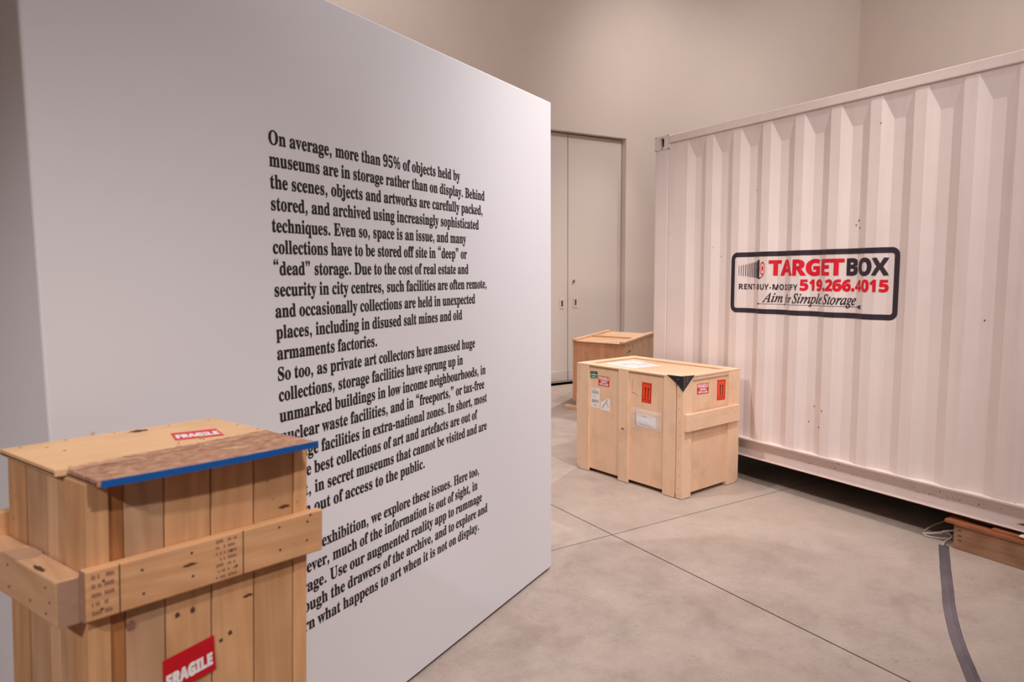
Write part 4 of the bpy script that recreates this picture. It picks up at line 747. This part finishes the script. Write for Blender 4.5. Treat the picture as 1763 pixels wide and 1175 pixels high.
# ---- cables and tape
def tube(name, pts, r, mat, parent=None, seg=8, sub=6, **kw):
    P = [Vector(p) for p in pts]; path = []
    for i in range(len(P) - 1):
        p0, p1, p2, p3 = P[max(i - 1, 0)], P[i], P[i + 1], P[min(i + 2, len(P) - 1)]
        for k in range(sub):
            t = k / sub
            path.append(.5 * ((2 * p1) + (-p0 + p2) * t + (2 * p0 - 5 * p1 + 4 * p2 - p3) * t * t + (-p0 + 3 * p1 - 3 * p2 + p3) * t ** 3))
    path.append(P[-1]); V = []; Fc = []
    for i, p in enumerate(path):
        d = (path[min(i + 1, len(path) - 1)] - path[max(i - 1, 0)]).normalized()
        a = d.cross(Vector((0, 0, 1))); a = a.normalized() if a.length > 1e-4 else Vector((1, 0, 0)); b_ = a.cross(d)
        V += [p + r * (math.cos(2 * math.pi * k / seg) * a + math.sin(2 * math.pi * k / seg) * b_) for k in range(seg)]
    for i in range(len(path) - 1):
        for k in range(seg): Fc.append((i * seg + k, i * seg + (k + 1) % seg, (i + 1) * seg + (k + 1) % seg, (i + 1) * seg + k))
    Fc += [tuple(range(seg))[::-1], tuple((len(path) - 1) * seg + k for k in range(seg))]
    return link(name, V, Fc, mat, parent, smooth=True, **kw)
cb = tube('power_cable', [(4.28, 2.045, .006), (4.34, 2.06, .012), (4.39, 2.05, .03), (4.42, 2.09, .035), (4.36, 2.17, .02), (4.37, 2.20, .012), (4.44, 2.12, .03), (4.48, 2.06, .055), (4.46, 2.03, .075), (4.40, 2.05, .07), (4.38, 2.10, .05), (4.42, 2.07, .03), (4.5, 2.03, .02), (4.62, 2.03, .02)], .0055, M_cable)
tag(cb, 'white power cable looped beside the left end of the timber block', 'cable')
cb2 = tube('cable_loop', [(4.40, 2.05, .018), (4.36, 2.13, .008), (4.36, 2.20, .008), (4.46, 2.21, .03), (4.56, 2.14, .08), (4.62, 2.06, .11), (4.66, 2.03, .10)], .0045, M_cable, cb)
ctr = [(4.294, 2.045), (4.15, 1.970), (4.001, 1.892), (3.84, 1.806), (3.678, 1.719), (3.52, 1.636), (3.384, 1.556), (3.26, 1.480), (3.15, 1.407), (3.04, 1.329), (2.941, 1.258), (2.75, 1.10), (2.55, .93)]
V = []; Fc = []; path = []
for i in range(len(ctr) - 1):
    for k in range(5):
        t = k / 5; path.append((ctr[i][0] * (1 - t) + ctr[i + 1][0] * t, ctr[i][1] * (1 - t) + ctr[i + 1][1] * t))
path.append(ctr[-1])
prof = [(-.027, .0008), (-.020, .0012), (-.012, .004), (-.006, .0075), (.0, .009), (.006, .0075), (.012, .004), (.020, .0012), (.027, .0008)]
for i, p in enumerate(path):
    a = Vector(path[max(i - 1, 0)]); b_ = Vector(path[min(i + 1, len(path) - 1)]); d = (b_ - a).normalized(); nn = Vector((-d.y, d.x))
    wob = .0025 * noise.noise(Vector((i * .5, 3, 0)))
    for k, (o_, z_) in enumerate(prof):
        r_ = .0030 * noise.noise(Vector((i * .6, k * .9, 7)))
        V.append((p[0] + nn.x * (o_ + wob), p[1] + nn.y * (o_ + wob), max(.0006, z_ + (r_ if 1 < k < 7 else 0))))
    V.append((p[0] + nn.x * (prof[-1][0] + wob), p[1] + nn.y * (prof[-1][0] + wob), 0)); V.append((p[0] + nn.x * (prof[0][0] + wob), p[1] + nn.y * (prof[0][0] + wob), 0))
K = len(prof) + 2
for i in range(len(path) - 1):
    for k in range(K): Fc.append((i * K + k, i * K + (k + 1) % K, (i + 1) * K + (k + 1) % K, (i + 1) * K + k))
Fc += [tuple(range(K)), tuple((len(path) - 1) * K + k for k in range(K))]
tag(link('cable_tape', V, Fc, M_duct, smooth=True), 'grey duct tape strip over a cable running across the concrete floor', 'tape')

# ================================================================== STICKERS
class Aff:
    """unit rectangle on a face: x right, y up, small offset out"""
    def __init__(s, fn, tl, tr, br, bl): s.fn = fn; s.c = (tl, tr, br, bl)
    def __call__(s, x, y, off=0.0):
        tl, tr, br, bl = s.c
        a = [(1 - x) * ((1 - y) * bl[k] + y * tl[k]) + x * ((1 - y) * br[k] + y * tr[k]) for k in (0, 1)]
        return s.fn(a[0], a[1], off)
def patch(name, aff, mat, parent, pts=((0, 0), (1, 0), (1, 1), (0, 1)), off=.0008, label=None):
    m_ = MB(); m_.prism(list(pts), lambda x, y: aff(x, y, 0), lambda x, y: aff(x, y, off)); return m_.build(name, mat, parent, label=label)
def rects(name, aff, mat, parent, rs, off=.0012, label=None):
    m_ = MB()
    for (x0, y0, x1, y1) in rs: m_.add([aff(x0, y0, off), aff(x1, y0, off), aff(x1, y1, off), aff(x0, y1, off)], [(0, 1, 2, 3)])
    return m_.build(name, mat, parent, label=label)
def words(aff, parent, rows, mat, bold=.0, off=.0012, style='B', name='lettering', asp=1.0):
    m_ = MB()
    for (s_, x0, y0, w, ch) in rows: put_text(m_, s_, style, lambda x, y: aff(x, y, off), x0, y0, w, ch / CAPH, bold=bold)
    return m_.build(name, mat, parent, smooth='keep')
def handle_care(fn, tl, tr, br, bl, parent):
    a = Aff(fn, tl, tr, br, bl); p = patch('fragile_sticker', a, M_red, parent, label='red sticker reading FRAGILE HANDLE WITH CARE')
    words(a, p, [('FRAGILE', .05, .62, .90, .30), ('HANDLE', .22, .36, .58, .18), ('WITH CARE', .09, .09, .82, .19)], M_white, bold=.03)
def up_arrows(fn, tl, tr, br, bl, parent):
    a = Aff(fn, tl, tr, br, bl); p = patch('arrow_sticker', a, M_orange, parent, label='orange sticker with two black upward arrows')
    R = [(.06, .04, .94, .065), (.06, .935, .94, .96), (.06, .04, .11, .96), (.89, .04, .94, .96), (.12, .14, .88, .17)]
    for cx in (.38, .66): R += [(cx - .05, .22, cx + .05, .68)]
    o = rects('arrow_print', a, M_black, p, R)
    m_ = MB()
    for cx in (.38, .66): m_.add([a(cx - .10, .66, .0013), a(cx + .10, .66, .0013), a(cx, .82, .0013)], [(0, 1, 2)])
    m_.build('arrow_head', M_black, p)

# ================================================================== CRATE 2 (plywood crate beside the container)
C2 = empty('shipping_crate', (3.57, 3.492, 0), math.radians(6.5), 'pale plywood shipping crate with orange arrow stickers and black taped corner, beside the container', 'crate')
W2, L2, H2, DP = .70, 1.10, .905, .015
box('side_panel', DP, DP + .012, .05, L2 - .05, .03, .888, M_ply, C2)
box('side_panel', W2 - .03, W2 - .018, .05, L2 - .05, .03, .888, M_ply, C2)
box('end_panel', .04, W2 - .04, DP, DP + .012, .03, .888, M_ply, C2)
box('end_panel', .04, W2 - .04, L2 - .03, L2 - .018, .03, .888, M_ply, C2)
box('crate_base', .03, W2 - .03, .03, L2 - .03, .03, .05, M_ply, C2)
for yy in (.10, .55, .93): box('skid', .05, W2 - .05, yy, yy + .08, 0, .03, M_hole, C2)
def batten_side(y0, y1, x0, x1, cut0=False, cut1=False, z1=.892, mat=None, name='batten'):
    m_ = MB(); c = .035
    pts = [(y0 + (c if cut0 else 0), 0.004), (y1 - (c if cut1 else 0), .004)]
    if cut1: pts += [(y1, .004 + c)]
    pts += [(y1, z1), (y0, z1)]
    if cut0: pts += [(y0, .004 + c)]
    m_.prism(pts, lambda y, z: (x0, y, z), lambda y, z: (x1, y, z)); return m_.build(name, mat or M_batt, C2, bevel=.0015)
for (xa, xb) in ((0, DP), (W2 - DP, W2)):
    batten_side(.066, .176, xa, xb); batten_side(.521, .626, xa, xb); batten_side(.957, L2, xa, xb, False, True)
def batten_end(x0, x1, y0, y1, cut0=False, cut1=False):
    m_ = MB(); c = .03
    pts = [(x0 + (c if cut0 else 0), .004), (x1 - (c if cut1 else 0), .004)]
    if cut1: pts += [(x1, .004 + c)]
    pts += [(x1, .892), (x0, .892)]
    if cut0: pts += [(x0, .004 + c)]
    m_.prism(pts, lambda x, z: (x, y0, z), lambda x, z: (x, y1, z)); return m_.build('batten', M_batt, C2, bevel=.0015)
batten_end(.006, .110, 0, .056); batten_end(.556, W2, 0, .056, False, True)
batten_end(.016, .110, L2 - DP, L2); batten_end(.556, W2 - DP, L2 - DP, L2)
box('top_rail_batten', .1105, .5555, .004, .016, .872, .892, M_battx, C2)
hb = box('handle_batten', .020, .665, -.030, 0, .505, .632, M_battx, C2, bevel=.003)
box('handle_batten', .020, .665, L2, L2 + .03, .505, .632, M_battx, C2, bevel=.003)
# lid with raised rim
lm = box('lid_panel', .06, W2 - .06, .06, L2 - .06, .884, .890, M_plyx, C2)
for nm, a in (('lid_rim', (0, .075, .0, L2)), ('lid_rim', (W2 - .075, W2, .0, L2))): box(nm, *a, .893, H2, M_batty, C2, bevel=.002)
for a in ((.0755, W2 - .0755, .0, .075), (.0755, W2 - .0755, L2 - .075, L2)): box('lid_rim', *a, .893, H2, M_battx, C2, bevel=.002)
fS = lambda t, z, off: (DP - off, t, z)        # recessed long side
fE = lambda s_, z, off: (s_, DP - off, z)      # recessed end
up_arrows(fS, (.394, .822), (.299, .822), (.303, .665), (.399, .667), C2)
up_arrows(fE, (.426, .841), (.533, .836), (.530, .678), (.425, .682), C2)
handle_care(fS, (.858, .819), (.736, .818), (.738, .737), (.861, .737), C2)
handle_care(fE, (.182, .835), (.321, .832), (.319, .751), (.183, .755), C2)
a = Aff(fS, (.953, .845), (.870, .850), (.870, .792), (.952, .787)); p = patch('green_label', a, M_green, C2, label='small green label with white lines')
for q_ in ((.1, .46, .9, .58), (.2, .25, .8, .29), (.1, .12, .9, .17), (.35, .75, .65, .8)): rects('label_print', a, M_white, p, [q_])
a = Aff(fS, (.944, .709), (.848, .710), (.847, .548), (.946, .546)); p = patch('barcode_label', a, M_white, C2, label='white shipping label with two barcodes')
for (z0_, z1_) in ((.72, .86), (.26, .42)):
    bars = []; x = .12
    while x < .88:
        w = random.choice((.012, .02, .03)); bars += [(x, z0_, x + w, z1_)]; x += w + random.choice((.012, .02, .028))
    rects('barcode', a, M_grey, p, bars)['kind'] = 'stuff'
o_ = rects('label_print', a, M_grey, p, [(.1 + .06 * i, .915, .14 + .06 * i, .94) for i in range(10)] + [(.12 + .07 * i, .60, .16 + .07 * i, .625) for i in range(8)] + [(.3, .12, .72, .15), (.3, .5, .4, .54)]); o_['kind'] = 'stuff'
a = Aff(fS, (.833, .641), (.731, .641), (.731, .540), (.833, .540))
p = patch('torn_label', a, M_white, C2, pts=((0, 0), (1, 0), (1, .97), (.72, 1), (.33, .74), (0, .66)), label='torn white label with pen strokes')
m_ = MB()
for (x0, y0, x1, y1) in ((.18, .15, .50, .60), (.50, .60, .78, .92), (.62, .72, .80, .40), (.80, .40, .84, .30), (.30, .42, .46, .50)):
    d = Vector((x1 - x0, y1 - y0)).normalized() * .02; n_ = Vector((-d.y, d.x))
    m_.add([a(x0 - n_.x, y0 - n_.y, .0013), a(x1 - n_.x, y1 - n_.y, .0013), a(x1 + n_.x, y1 + n_.y, .0013), a(x0 + n_.x, y0 + n_.y, .0013)], [(0, 1, 2, 3)])
m_.build('pen_mark', M_black, p)
# document pouch
a = Aff(fS, (.500, .616), (.204, .608), (.200, .466), (.489, .456))
doc = patch('document_pouch', a, M_white, C2, pts=((.12, .14), (.80, .10), (.82, .72), (.14, .76)), off=.0015, label='clear plastic pouch holding a white document')
rects('document_print', a, M_grey, doc, [(.36 + .04 * i, .62, .39 + .04 * i, .66) for i in range(4)] + [(.24 + .038 * i, .21 - .003 * i, .265 + .038 * i, .255 - .003 * i) for i in range(12)], off=.0022)['kind'] = 'stuff'
rects('document_print', a, M_black, doc, [(.125, .14, .145, .76)], off=.0023)
m_ = MB(); G = 10; V = []; Fc = []
for i in range(G + 1):
    for j in range(G + 1):
        x, y = i / G, j / G
        edge = min(x, 1 - x, y, 1 - y)
        V.append(a(x, y, .0028 + (.010 * noise.noise(Vector((x * 5, y * 4, 1))) + .008) * min(1, edge * 5)))
for i in range(G):
    for j in range(G): Fc.append((i * (G + 1) + j, (i + 1) * (G + 1) + j, (i + 1) * (G + 1) + j + 1, i * (G + 1) + j + 1))
m_.add(V, Fc); m_.build('pouch_film', M_plas, doc, smooth=True)
# pencil line
m_ = MB(); pth = [(.490, .835), (.495, .76), (.498, .725), (.478, .728), (.455, .722), (.432, .705)]
for (t0, z0), (t1, z1) in zip(pth, pth[1:]):
    d = Vector((t1 - t0, z1 - z0)).normalized() * .0011; n_ = Vector((-d.y, d.x))
    m_.add([fS(t0 - n_.x, z0 - n_.y, .0006), fS(t1 - n_.x, z1 - n_.y, .0006), fS(t1 + n_.x, z1 + n_.y, .0006), fS(t0 + n_.x, z0 + n_.y, .0006)], [(0, 1, 2, 3)])
m_.build('pencil_line', M_black, C2)
# smudge knot on the middle batten
def blob(name, fn, cx, cy, rx, ry, mat, parent, n=14, off=.0006):
    m_ = MB(); pts = [(cx + rx * (1 + .3 * math.sin(3 * k + cx * 50)) * math.cos(2 * math.pi * k / n), cy + ry * (1 + .3 * math.cos(2 * k)) * math.sin(2 * math.pi * k / n)) for k in range(n)]
    m_.add([fn(x_, y_, off) for x_, y_ in pts], [tuple(range(n))]); return m_.build(name, mat, parent)
f0 = lambda t, z, off: (-off, t, z)
blob('knot', f0, .578, .428, .017, .008, M_stamp, C2)
# nails
def nails(fn, pts, parent, r=.0028, mat=None):
    m_ = MB()
    for (x_, y_) in pts:
        ring_ = [(x_ + r * math.cos(k * math.pi / 3), y_ + r * math.sin(k * math.pi / 3)) for k in range(6)]
        m_.add([fn(px, py, .0006) for px, py in ring_], [tuple(range(6))])
    return m_.build('nail_heads', mat or M_nail, parent, kind='stuff')
nails(lambda t, z, off: (.006 - off, t, z), [(.03 + random.uniform(-.008, .008), .08 + .098 * i) for i in range(8)], C2, .0035)
nails(f0, [(1.075 + random.uniform(-.008, .008), .08 + .1 * i) for i in range(9)] + [(1.05, .10), (1.04, .88)], C2, .003)
nails(lambda s_, z, off: (s_, -off, z), [(.60, .85), (.67, .84), (.09, .83), (.08, .2), (.62, .2), (.60, .1), (.67, .32)], C2)
nails(lambda s_, z, off: (s_, -.03 - off, z), [(.07, .61), (.07, .53), (.55, .61), (.60, .58), (.56, .53), (.62, .62), (.53, .57)], C2)
nails(f0, [(.16, .86), (.08, .86), (.11, .2), (.16, .3), (.60, .86), (.54, .86), (.61, .72), (.55, .1), (.15, .75), (.10, .62)], C2, .002)
# black tape on the corner
m_ = MB(); e = .0025
m_.prism([(-.003, .908), (.145, .908), (.05, .85), (-.003, .800)], lambda t, z: (-.001, t, z), lambda t, z: (-e - .001, t, z))
m_.prism([(-.003, .908), (.128, .908), (-.003, .798)], lambda s_, z: (s_, -.001, z), lambda s_, z: (s_, -e - .001, z))
m_.prism([(-.003, -.003), (.125, -.003), (.09, .010), (.01, .035), (-.003, .145)], lambda x_, y_: (x_, y_, .9055), lambda x_, y_: (x_, y_, .908))
tp = m_.build('corner_tape', M_btape, C2, label='black tape folded over crate corner')
for (x_, z0, z1) in ((.012, .835, .90), (.045, .86, .895)): box('tape_crease', x_, x_ + .0015, -.0045, -.0036, z0, z1, M_chip, tp)
for (t_, z0, z1) in ((.03, .84, .885),): box('tape_crease', -.0045, -.0036, t_, t_ + .02, z1, z1 + .0015, M_chip, tp)
# paper on the lid
m_ = MB(); m_.prism([(.20, .97), (.50, .93), (.46, .57), (.17, .61)], lambda x_, y_: (x_, y_, .8905), lambda x_, y_: (x_, y_, .8915))
pp = m_.build('lid_paper', M_white, C2, label='white paper sheet stuck on the lid')
m_ = MB()
for i in range(9): m_.add([(.23 + .022 * i, .90 - .004 * i, .892), (.232 + .022 * i, .70 - .004 * i + (.06 if i % 3 == 0 else 0), .892), (.237 + .022 * i, .70 - .004 * i + (.06 if i % 3 == 0 else 0), .892), (.235 + .022 * i, .90 - .004 * i, .892)], [(0, 1, 2, 3)])
m_.build('paper_print', M_grey, pp)

# ================================================================== CRATE 3 (far crate)
NA, NR, NL = Vector((5.19, 6.00, 0)), Vector((6.40, 6.81, 0)), Vector((4.95, 6.67, 0))
C3 = empty('shipping_crate', NA, 0, 'orange plywood crate with battened lid, behind the pale crate near the door', 'crate')
r3, l3 = NR - NA, NL - NA; R3, L3 = r3.length, l3.length; r3.normalize(); l3.normalize()
def c3(s_, t, z): v_ = r3 * s_ + l3 * t; return (v_.x, v_.y, z)
H3 = .828; o3 = .012
box('side_panel', 0.01, .022, .012, L3 - .012, .10, H3, M_plyor, C3, fn=c3)
box('side_panel', R3 - .022, R3 - .01, .012, L3 - .012, .10, H3, M_plyor, C3, fn=c3)
box('end_panel', .02, R3, 0, .014, .10, H3, M_plytan, C3, fn=c3)
box('end_panel', 0, R3, L3 - .014, L3, .10, H3, M_plytan, C3, fn=c3)
box('crate_base', .03, R3 - .03, .03, L3 - .03, .085, .1, M_plyor, C3, fn=c3)
box('lid_panel', -.008, R3 + .005, -.002, L3 + .002, H3, H3 + .006, M_lid3, C3, fn=c3)
for t0, t1 in ((-.006, .06), (L3 - .055, L3 + .006)): box('lid_batten', -.014, R3 + .008, t0, t1, H3 + .006, H3 + .030, M_lid3, C3, fn=c3, bevel=.002)
box('lid_batten', R3 * .42, R3 * .42 + .07, .061, L3 - .056, H3 + .006, H3 + .027, M_lid3, C3, fn=c3, bevel=.002)
for s0 in (-.04, R3 * .5, R3 - .12): box('skid', s0, s0 + .12, -.03, L3 + .12, 0, .035, M_lid3, C3, fn=c3, bevel=.002)
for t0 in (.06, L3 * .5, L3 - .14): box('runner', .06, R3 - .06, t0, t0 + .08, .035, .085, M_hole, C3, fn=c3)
m_ = MB()   # stencil marks on the near face
for (x0, y0, x1, y1) in ((.16, .80, .22, .806), (.16, .77, .165, .80), (.22, .77, .226, .80), (.13, .72, .30, .728), (.19, .715, .215, .75), (.30, .73, .305, .76), (.36, .76, .38, .79)):
    m_.add([c3(x0, -.001, y0), c3(x1, -.001, y0), c3(x1, -.001, y1), c3(x0, -.001, y1)], [(0, 1, 2, 3)])
m_.build('stencil_mark', M_black, C3)

# ================================================================== CRATE 1 (tall pine crate in front)
C1 = empty('tall_crate', (-.0277, 1.3546, 0), math.radians(12.72), 'tall slatted pine crate with blue-taped plywood lid, in the left foreground', 'crate')
BA = math.radians(100.6); SH = .041
def k1(s_, t, z):
    x_ = s_ + t * math.cos(BA) - SH * (1.3 - z); return (x_, t * math.sin(BA), z)
def bx1(name, a0, a1, b0, b1, z0, z1, mat, bevel=.0018, **kw): return box(name, a0, a1, b0, b1, z0, z1, mat, C1, fn=k1, bevel=bevel, **kw)
bx1('corner_post', 0, .036, 0, .077, 0, 1.296, M_pine)
bx1('corner_post', .381, .411, 0, .06, 0, 1.294, M_pine)
bx1('corner_post', 0, .03, .254, .335, 0, 1.296, M_pine)
bx1('corner_post', .381, .411, .275, .335, 0, 1.296, M_pine)
for (a0, a1, mt_, d) in ((.0375, .0600, M_pinebrown, .004), (.0605, .1255, M_pinegrey, .0015), (.1275, .2100, M_pine, .002), (.2120, .2940, M_pine, .001), (.2965, .3795, M_pine, .002)):
    bx1('slat', a0, a1, d, .02 + d, .004, 1.295, mt_)
for (b0, b1, mt_) in ((.079, .119, M_pinegrey), (.120, .164, M_pinegrey), (.168, .252, M_pinegrey)): bx1('slat', .003, .022, b0, b1, .004, 1.295, mt_)
for (b0, b1) in ((.062, .165), (.167, .273)): bx1('slat', .389, .409, b0, b1, .004, 1.295, M_pine)
for (a0, a1) in ((.032, .14), (.142, .26), (.262, .379)): bx1('slat', a0, a1, .314, .334, .004, 1.295, M_pine)
bx1('crate_base', .02, .39, .02, .31, .05, .07, M_pine)
# battens
fb = bx1('batten', -.012, .432, -.022, -.0002, 1.061, 1.151, M_pinex, .003)
lb = bx1('beam', -.044, -.0003, .001, .47, 1.056, 1.137, M_piney, .004)
bb = bx1('batten', -.052, .432, .3352, .358, 1.098, 1.185, M_pinex, .003)
rb_ = bx1('beam', .4113, .434, .02, .33, 1.056, 1.137, M_piney, .003)
fB = lambda x_, z, off: k1(x_, -.022 - off, z)
fF = lambda x_, z, off: k1(x_, -off, z)
fL = lambda t, z, off: k1(-.044 - off, t, z)
box('end_grain_face', -.0122, -.0120, -.0215, -.0008, 1.0615, 1.1505, M_endg, fb, fn=k1)
box('end_grain_face', -.0435, -.0008, .0006, .0009, 1.0565, 1.1365, M_endg, lb, fn=k1)
nails(fB, [(.077, 1.128), (.079, 1.084), (.162, 1.134), (.164, 1.089), (.016, 1.128), (.013, 1.079), (.236, 1.117), (.246, 1.084), (.334, 1.137), (.336, 1.089), (.396, 1.133), (.395, 1.093), (.403, 1.146)], fb, .0027)
nails(fL, [(.21, 1.118), (.205, 1.078), (.11, 1.078), (.045, 1.118), (.03, 1.095), (.045, 1.072)], lb, .0028)
def stamp(x0, x1, z0, z1, fn, parent, cols, rows):
    m_ = MB()
    for r_ in range(rows):
        zz = z0 + (z1 - z0) * (r_ + .2) / rows; hz = (z1 - z0) / rows * .5
        for c_ in range(cols):
            xx = x0 + (x1 - x0) * c_ / cols; ww = (x1 - x0) / cols * .8; k = 0
            while k < 5:
                if random.random() < .8: m_.add([fn(xx + ww * k / 5, zz, .0005), fn(xx + ww * (k + .62) / 5, zz, .0005), fn(xx + ww * (k + .62) / 5, zz + hz * random.uniform(.6, 1), .0005), fn(xx + ww * k / 5, zz + hz, .0005)], [(0, 1, 2, 3)])
                k += 1
    return m_.build('ink_stamp', M_stamp, parent)
stamp(-.002, .037, 1.068, 1.147, fB, fb, 2, 5)
stamp(.207, .252, 1.066, 1.148, fB, fb, 2, 7)
for x_ in (.040, .2585):
    m_ = MB(); m_.add([fB(x_, 1.062, .0005), fB(x_ + .0018, 1.062, .0005), fB(x_ + .0018, 1.15, .0005), fB(x_, 1.15, .0005)], [(0, 1, 2, 3)])
    m_.build('ink_line', M_black, fb)
blob('knot', fB, .158, 1.1125, .012, .0025, M_knot, fb)
for (x_, z, rx, rz) in ((.147, 1.013, .004, .005), (.175, 1.013, .004, .006), (.228, .932, .004, .004), (.246, .941, .004, .005), (.360, 1.170, .012, .003), (.282, 1.005, .010, .003)):
    blob('knot', lambda a_, b_, o_: k1(a_, .0013 - o_, b_), x_, z, rx, rz, M_knot, C1)
for (x_, z, rx, rz) in ((.068, 1.022, .008, .008),): blob('knot', fF, x_, z, rx, rz, M_stamp, C1)
# notch and splinters on the left beam
m_ = MB()
m_.prism([(-.044, .17), (-.018, .155), (-.001, .175), (-.001, .215), (-.020, .225), (-.044, .235)], lambda a_, b_: k1(a_ - .0004, b_, 1.1372), lambda a_, b_: k1(a_ - .0004, b_, 1.1378)); m_.build('notch', M_chip, lb, label='pale chipped notch in beam top')
blob('knot', lambda a_, b_, o_: k1(a_, b_, 1.1372 + o_), -.036, .092, .005, .022, M_knot, lb)
# front FRAGILE sticker
a = Aff(fF, (.120, .934), (.213, .949), (.217, .879), (.121, .862)); p = patch('fragile_sticker', a, M_redd, C1, off=.0012, label='red sticker reading FRAGILE on front slats')
words(a, p, [('FRAGILE', .045, .22, .90, .32)], M_white, bold=.045, off=.0018)

# lid: sagging plywood sheet, thin torn front strip, blue tape on its edge
LZ = 1.2972; TH = .0125
def zb(s_, t): return LZ + .004 * math.sin(math.pi * max(0, min(1, s_ / .41))) * 0 + .0
def lidbox(name, outline, z0, z1, mat, parent=C1, **kw):
    m_ = MB(); m_.prism(outline, lambda s_, t: k1(s_, t, z0), lambda s_, t: k1(s_, t, z1)); return m_.build(name, mat, parent, **kw)
lid = lidbox('lid', [(-.012, .085), (.005, .08), (.40, .11), (.405, .345), (.20, .345), (.195, .347), (-.008, .345)], LZ, LZ + TH, M_lid, bevel=.001)
strip = lidbox('torn_strip', [(.003, -.040), (.10, -.048), (.20, -.054), (.30, -.056), (.395, -.052), (.398, .1095), (.005, .0795)], LZ, LZ + TH - .0015, M_fibre, lid, label='torn brown fibrous strip on lid')
# ragged fibres over the boundary
m_ = MB(); n = 90; lo = []; hi = []
for i in range(n + 1):
    s_ = .006 + .388 * i / n; base = .082 + .026 * i / n
    lo.append((s_, base - .02)); hi.append((s_ + random.uniform(-.003, .003), base + .004 + .007 * noise.noise(Vector((i * .35, 0, 0))) + random.uniform(0, .007)))
V = [k1(p_[0], p_[1], LZ + TH - .0010) for p_ in lo] + [k1(p_[0], p_[1], LZ + TH + .0010) for p_ in hi]
m_.add(V, [(i, i + 1, n + 2 + i, n + 1 + i) for i in range(n)])
for i in range(150):     # raised splinters
    s_ = random.uniform(.01, .38); t_ = random.uniform(-.03, .095); ln = random.uniform(.010, .034); an = random.uniform(-.5, .5); w = random.uniform(.0006, .0018); up_ = random.uniform(.0003, .0025)
    dx_, dy_ = ln * math.cos(an), ln * math.sin(an) * .6
    zt_ = LZ + TH - .0015
    m_.add([k1(s_, t_ - w, zt_), k1(s_, t_ + w, zt_), k1(s_ + dx_, t_ + dy_, zt_ + up_)], [(0, 1, 2)])
for (s_, t_, h_) in ((.264, .135, .012), (.268, .130, .018), (.215, .125, .008), (.150, .345, .010), (.155, .347, .008)):
    m_.add([k1(s_ - .002, t_, LZ + TH), k1(s_ + .002, t_, LZ + TH), k1(s_ + .003, t_, LZ + TH + h_)], [(0, 1, 2)])
m_.build('splinters', M_fibre, lid, kind='stuff')
# ply layers at the left edge
lidbox('ply_layer', [(-.0135, .086), (-.0122, .086), (-.0090, .344), (-.0103, .344)], LZ + .004, LZ + .0065, M_knot, lid)
lidbox('ply_layer', [(.0015, -.038), (.0028, -.038), (.0045, .078), (.0032, .078)], LZ + .003, LZ + .005, M_knot, lid)
# blue tape
tpn = 20; V = []; Fc = []
for i in range(tpn + 1):
    u_ = i / tpn; s_ = .006 + .392 * u_; t_ = (-.040 - .018 * math.sin(math.pi * (.12 + u_ * .62))) - .0012
    w_ = .0006 * noise.noise(Vector((i * .8, 1, 1)))
    for (tt, zz) in ((t_ + .002, LZ + TH - .0006), (t_, LZ + TH - .001), (t_ - .0004, LZ - .0003 + w_), (t_ + .004, LZ - .0004)): V.append(k1(s_, tt, zz))
for i in range(tpn):
    for k in range(4): Fc.append((i * 4 + k, i * 4 + (k + 1) % 4, (i + 1) * 4 + (k + 1) % 4, (i + 1) * 4 + k))
Fc += [(0, 1, 2, 3), tuple(tpn * 4 + k for k in range(4))]
link('blue_tape', V, Fc, M_blue, lid, label='blue tape along the lid edge')
fT = lambda s_, t, off: k1(s_, t, LZ + TH + off)
a = Aff(fT, (.257, .238), (.340, .214), (.314, .135), (.229, .162)); p = patch('fragile_sticker', a, M_red, lid, off=.0008, label='red sticker reading FRAGILE on lid')
words(a, p, [('FRAGILE', .05, .20, .90, .42)], M_white, bold=.045, off=.0014)
blob('knot', fT, .231, .318, .018, .012, M_knot, lid)
nails(fT, [(.02, .33), (.05, .29), (.06, .235), (.10, .338), (.19, .335), (.30, .33), (.388, .33), (.392, .22), (.39, .14)], lid, .003, M_stamp)
